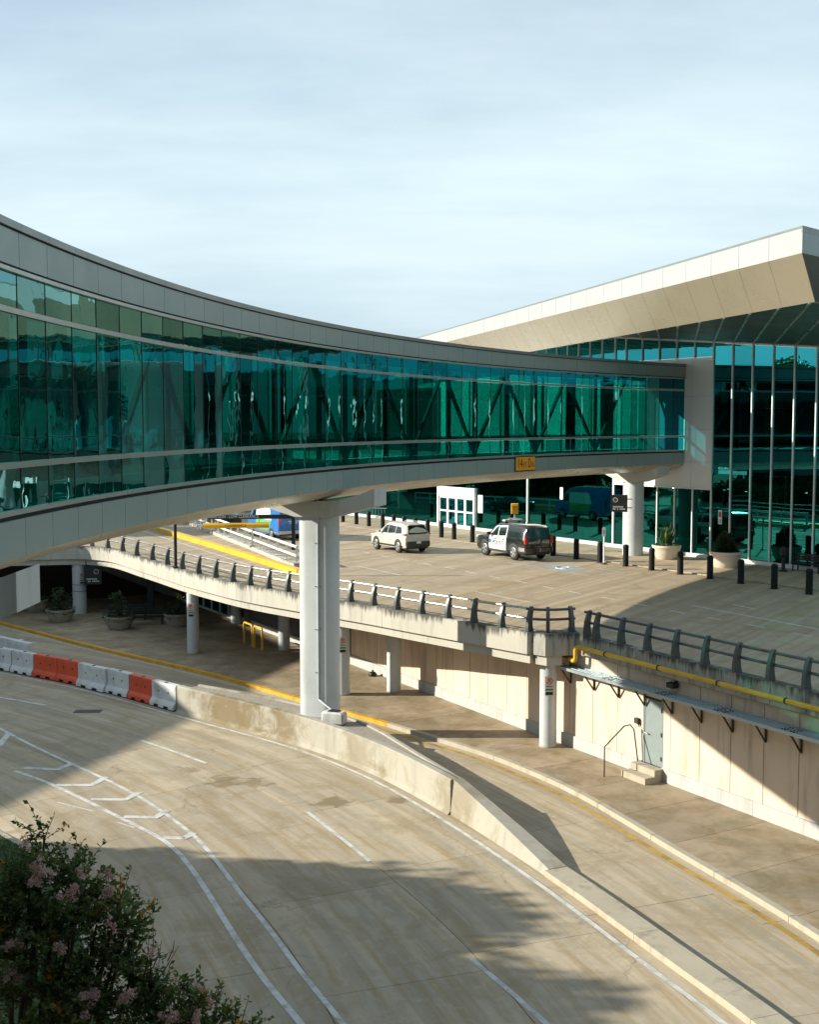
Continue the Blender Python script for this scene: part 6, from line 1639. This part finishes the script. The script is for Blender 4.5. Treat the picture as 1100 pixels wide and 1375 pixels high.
# ------------------------------------------------------------------ lawn at the left
lawn = [G2(0, 1121, .1), G2(22, 1136, .1), G2(60, 1175, .1), G2(100, 1240, .1), G2(150, 1375, .1), Vector((-7.5, 8)), Vector((-34, 8)), Vector((-34, 36)), Vector((-14.5, 35.8))]
O('lawn', MB().prism([(p.x, p.y) for p in lawn], -0.05, 0.12), M_lawn, kind='structure')
mb = MB()
for _ in range(5200):
    p = Vector((rng.uniform(-13.8, -9.5), rng.uniform(27, 35)))
    q = [Vector(v) for v in lawn]; inside = False
    for i in range(len(q)):
        a, b = q[i], q[i - 1]
        if (a.y > p.y) != (b.y > p.y) and p.x < (b.x - a.x) * (p.y - a.y) / (b.y - a.y) + a.x: inside = not inside
    if not inside: continue
    d = Vector((rng.gauss(0, .35), rng.gauss(0, .35), 1)).normalized(); leaf(mb, Vector((p.x, p.y, .11)), d, rng.uniform(.08, .18), .18)
O('grass', mb, M_grass, None, 'short green grass on the verge behind the flowering shrub', 'grass', kind='stuff')
lk = [p for p in lawn[:5]]
t = T('lawn_kerb', (*lk[1], 0), 0, 'pale kerb round the lawn tip behind the flowering shrub', 'kerb')
lkr = resample(catmull([lawn[-1]] + lk, 4), .8)
for a in range(0, len(lkr) - 1, 3):
    e = min(a + 3, len(lkr) - 1); O('kerb_stone', ribbon(offset2(lkr, -.14)[a:e + 1], lkr[a:e + 1], 0, .13), M_kerb, t)

# ------------------------------------------------------------------ flowering shrub in the foreground (crape myrtle top)
DB = 9.0
def bpos(x, y, dd=0.0): return atd(x, y, DB + dd)
shr = T('flowering_shrub', (*bpos(20, 1375).xy, 0), 0, 'dark green crape myrtle with pale pink blossoms in the lower left corner', 'shrub')
lob = [(58, 1150, 26), (40, 1185, 45), (20, 1230, 60), (78, 1180, 34), (108, 1165, 16), (108, 1200, 40), (70, 1250, 70), (130, 1235, 50), (160, 1205, 24), (170, 1240, 34), (150, 1290, 55), (60, 1330, 90), (120, 1350, 80), (180, 1290, 28), (185, 1340, 45), (215, 1355, 45), (250, 1365, 40), (285, 1368, 32), (-20, 1290, 90), (318, 1385, 22), (60, 1118, 9), (200, 1400, 70), (60, 1420, 110), (265, 1345, 20), (-40, 1200, 70), (240, 1420, 60)]
br_, lf, lo, fl = MB(), MB(), MB(), MB()
trunk_base = Vector((bpos(-20, 1375).x, DB + 0.1, 0))
r2 = random.Random(11)
for (x, y, rp2) in lob:
    rad = rp2 / F * DB * 0.86
    c = bpos(x, y + 6, r2.uniform(-.25, .3) * min(1.5, rad * 2 + .2))
    br_.tube([(c.x * .4 + trunk_base.x * .6, DB + .1, c.z - 2.2), (c.x * .8 + trunk_base.x * .2, c.y, c.z - .8), tuple(c)], [.035, .02, .008], 5)
    ntw = max(4, int(900 * rad * rad) + 6)
    for _ in range(ntw):
        d = Vector((r2.gauss(0, 1), r2.gauss(0, 1), r2.gauss(.35, .8))); d.normalize()
        a = c + d * rad * r2.uniform(0.05, .75)
        dd = (d + Vector((0, 0, .55)) + Vector((r2.gauss(0, .35), r2.gauss(0, .35), r2.gauss(0, .2)))).normalized()
        L = r2.uniform(.14, .30)
        br_.tube([tuple(a), tuple(a + dd * L)], [.004, .002], 3, caps=False)
        n = r2.randint(11, 19); orange = r2.random() < .035
        for k in range(n):
            p = a + dd * (L * (k + .5) / n)
            ld = (dd * .5 + Vector((r2.gauss(0, 1), r2.gauss(0, 1), r2.gauss(0, .6)))).normalized()
            leaf(lo if orange else lf, p, ld, r2.uniform(.026, .050) * (1.5 if r2.random() < .22 else 1), .58)
# bare twigs on the right
for (x0, y0, x1, y1) in ((195, 1340, 240, 1270), (200, 1320, 205, 1225), (205, 1330, 190, 1240), (225, 1290, 234, 1262), (195, 1345, 215, 1285), (270, 1365, 295, 1320), (285, 1375, 290, 1345), (190, 1330, 200, 1250), (205, 1300, 217, 1262)):
    a, b = bpos(x0, y0), bpos(x1, y1); m = a.lerp(b, .5) + Vector((.02, 0, .02)); br_.tube([tuple(a), tuple(m), tuple(b)], [.005, .0035, .0015], 4, caps=False)
for (x, y, rp2, n) in ((145, 1171, 8, 130), (93, 1203, 13, 260), (10, 1300, 17, 380), (118, 1336, 16, 340), (45, 1190, 11, 160), (55, 1163, 12, 160), (270, 1328, 7, 110), (230, 1362, 14, 220), (168, 1340, 14, 220), (108, 1175, 8, 90), (147, 1197, 9, 120), (15, 1270, 14, 160), (282, 1345, 5, 60), (150, 1240, 8, 80), (203, 1275, 8, 90), (80, 1275, 10, 90), (265, 1372, 10, 140), (35, 1130, 9, 80), (68, 1172, 7, 70)):
    c0 = bpos(x, y, -.30); rad0 = rp2 / F * DB
    subs = [(c0 + Vector((r2.gauss(0, .5), r2.gauss(0, .4), r2.gauss(0, .55))) * rad0, rad0 * r2.uniform(.3, .6)) for _ in range(7)]
    for _ in range(int(n * 1.6)):
        c, rad = r2.choice(subs)
        d = Vector((r2.gauss(0, 1), r2.gauss(0, 1), r2.gauss(0, 1))).normalized(); p = c + Vector((d.x * rad, d.y * rad, d.z * rad * .9)) * (r2.random() ** .4)
        leaf(fl, p, Vector((r2.gauss(0, 1), r2.gauss(0, 1), r2.gauss(.3, 1))).normalized(), r2.uniform(.010, .020), .9)
tk_ = MB()
for k in range(5):
    a = trunk_base + Vector((r2.uniform(-.25, .25), r2.uniform(-.2, .2), 0)); b = bpos(r2.uniform(0, 180), 1330 + r2.uniform(0, 60)); b.z -= .7
    tk_.tube([tuple(a), tuple(a.lerp(b, .5) + Vector((r2.uniform(-.15, .15), r2.uniform(-.1, .1), 0))), tuple(b)], [.07, .05, .03], 8)
O('trunk', tk_, M_bark, shr, smooth=60); O('branches', br_, M_twig, shr); O('crown', lf, M_leaf, shr)
O('turning_leaves', lo, M_leafo, shr); O('blossom', fl, M_flower, shr)
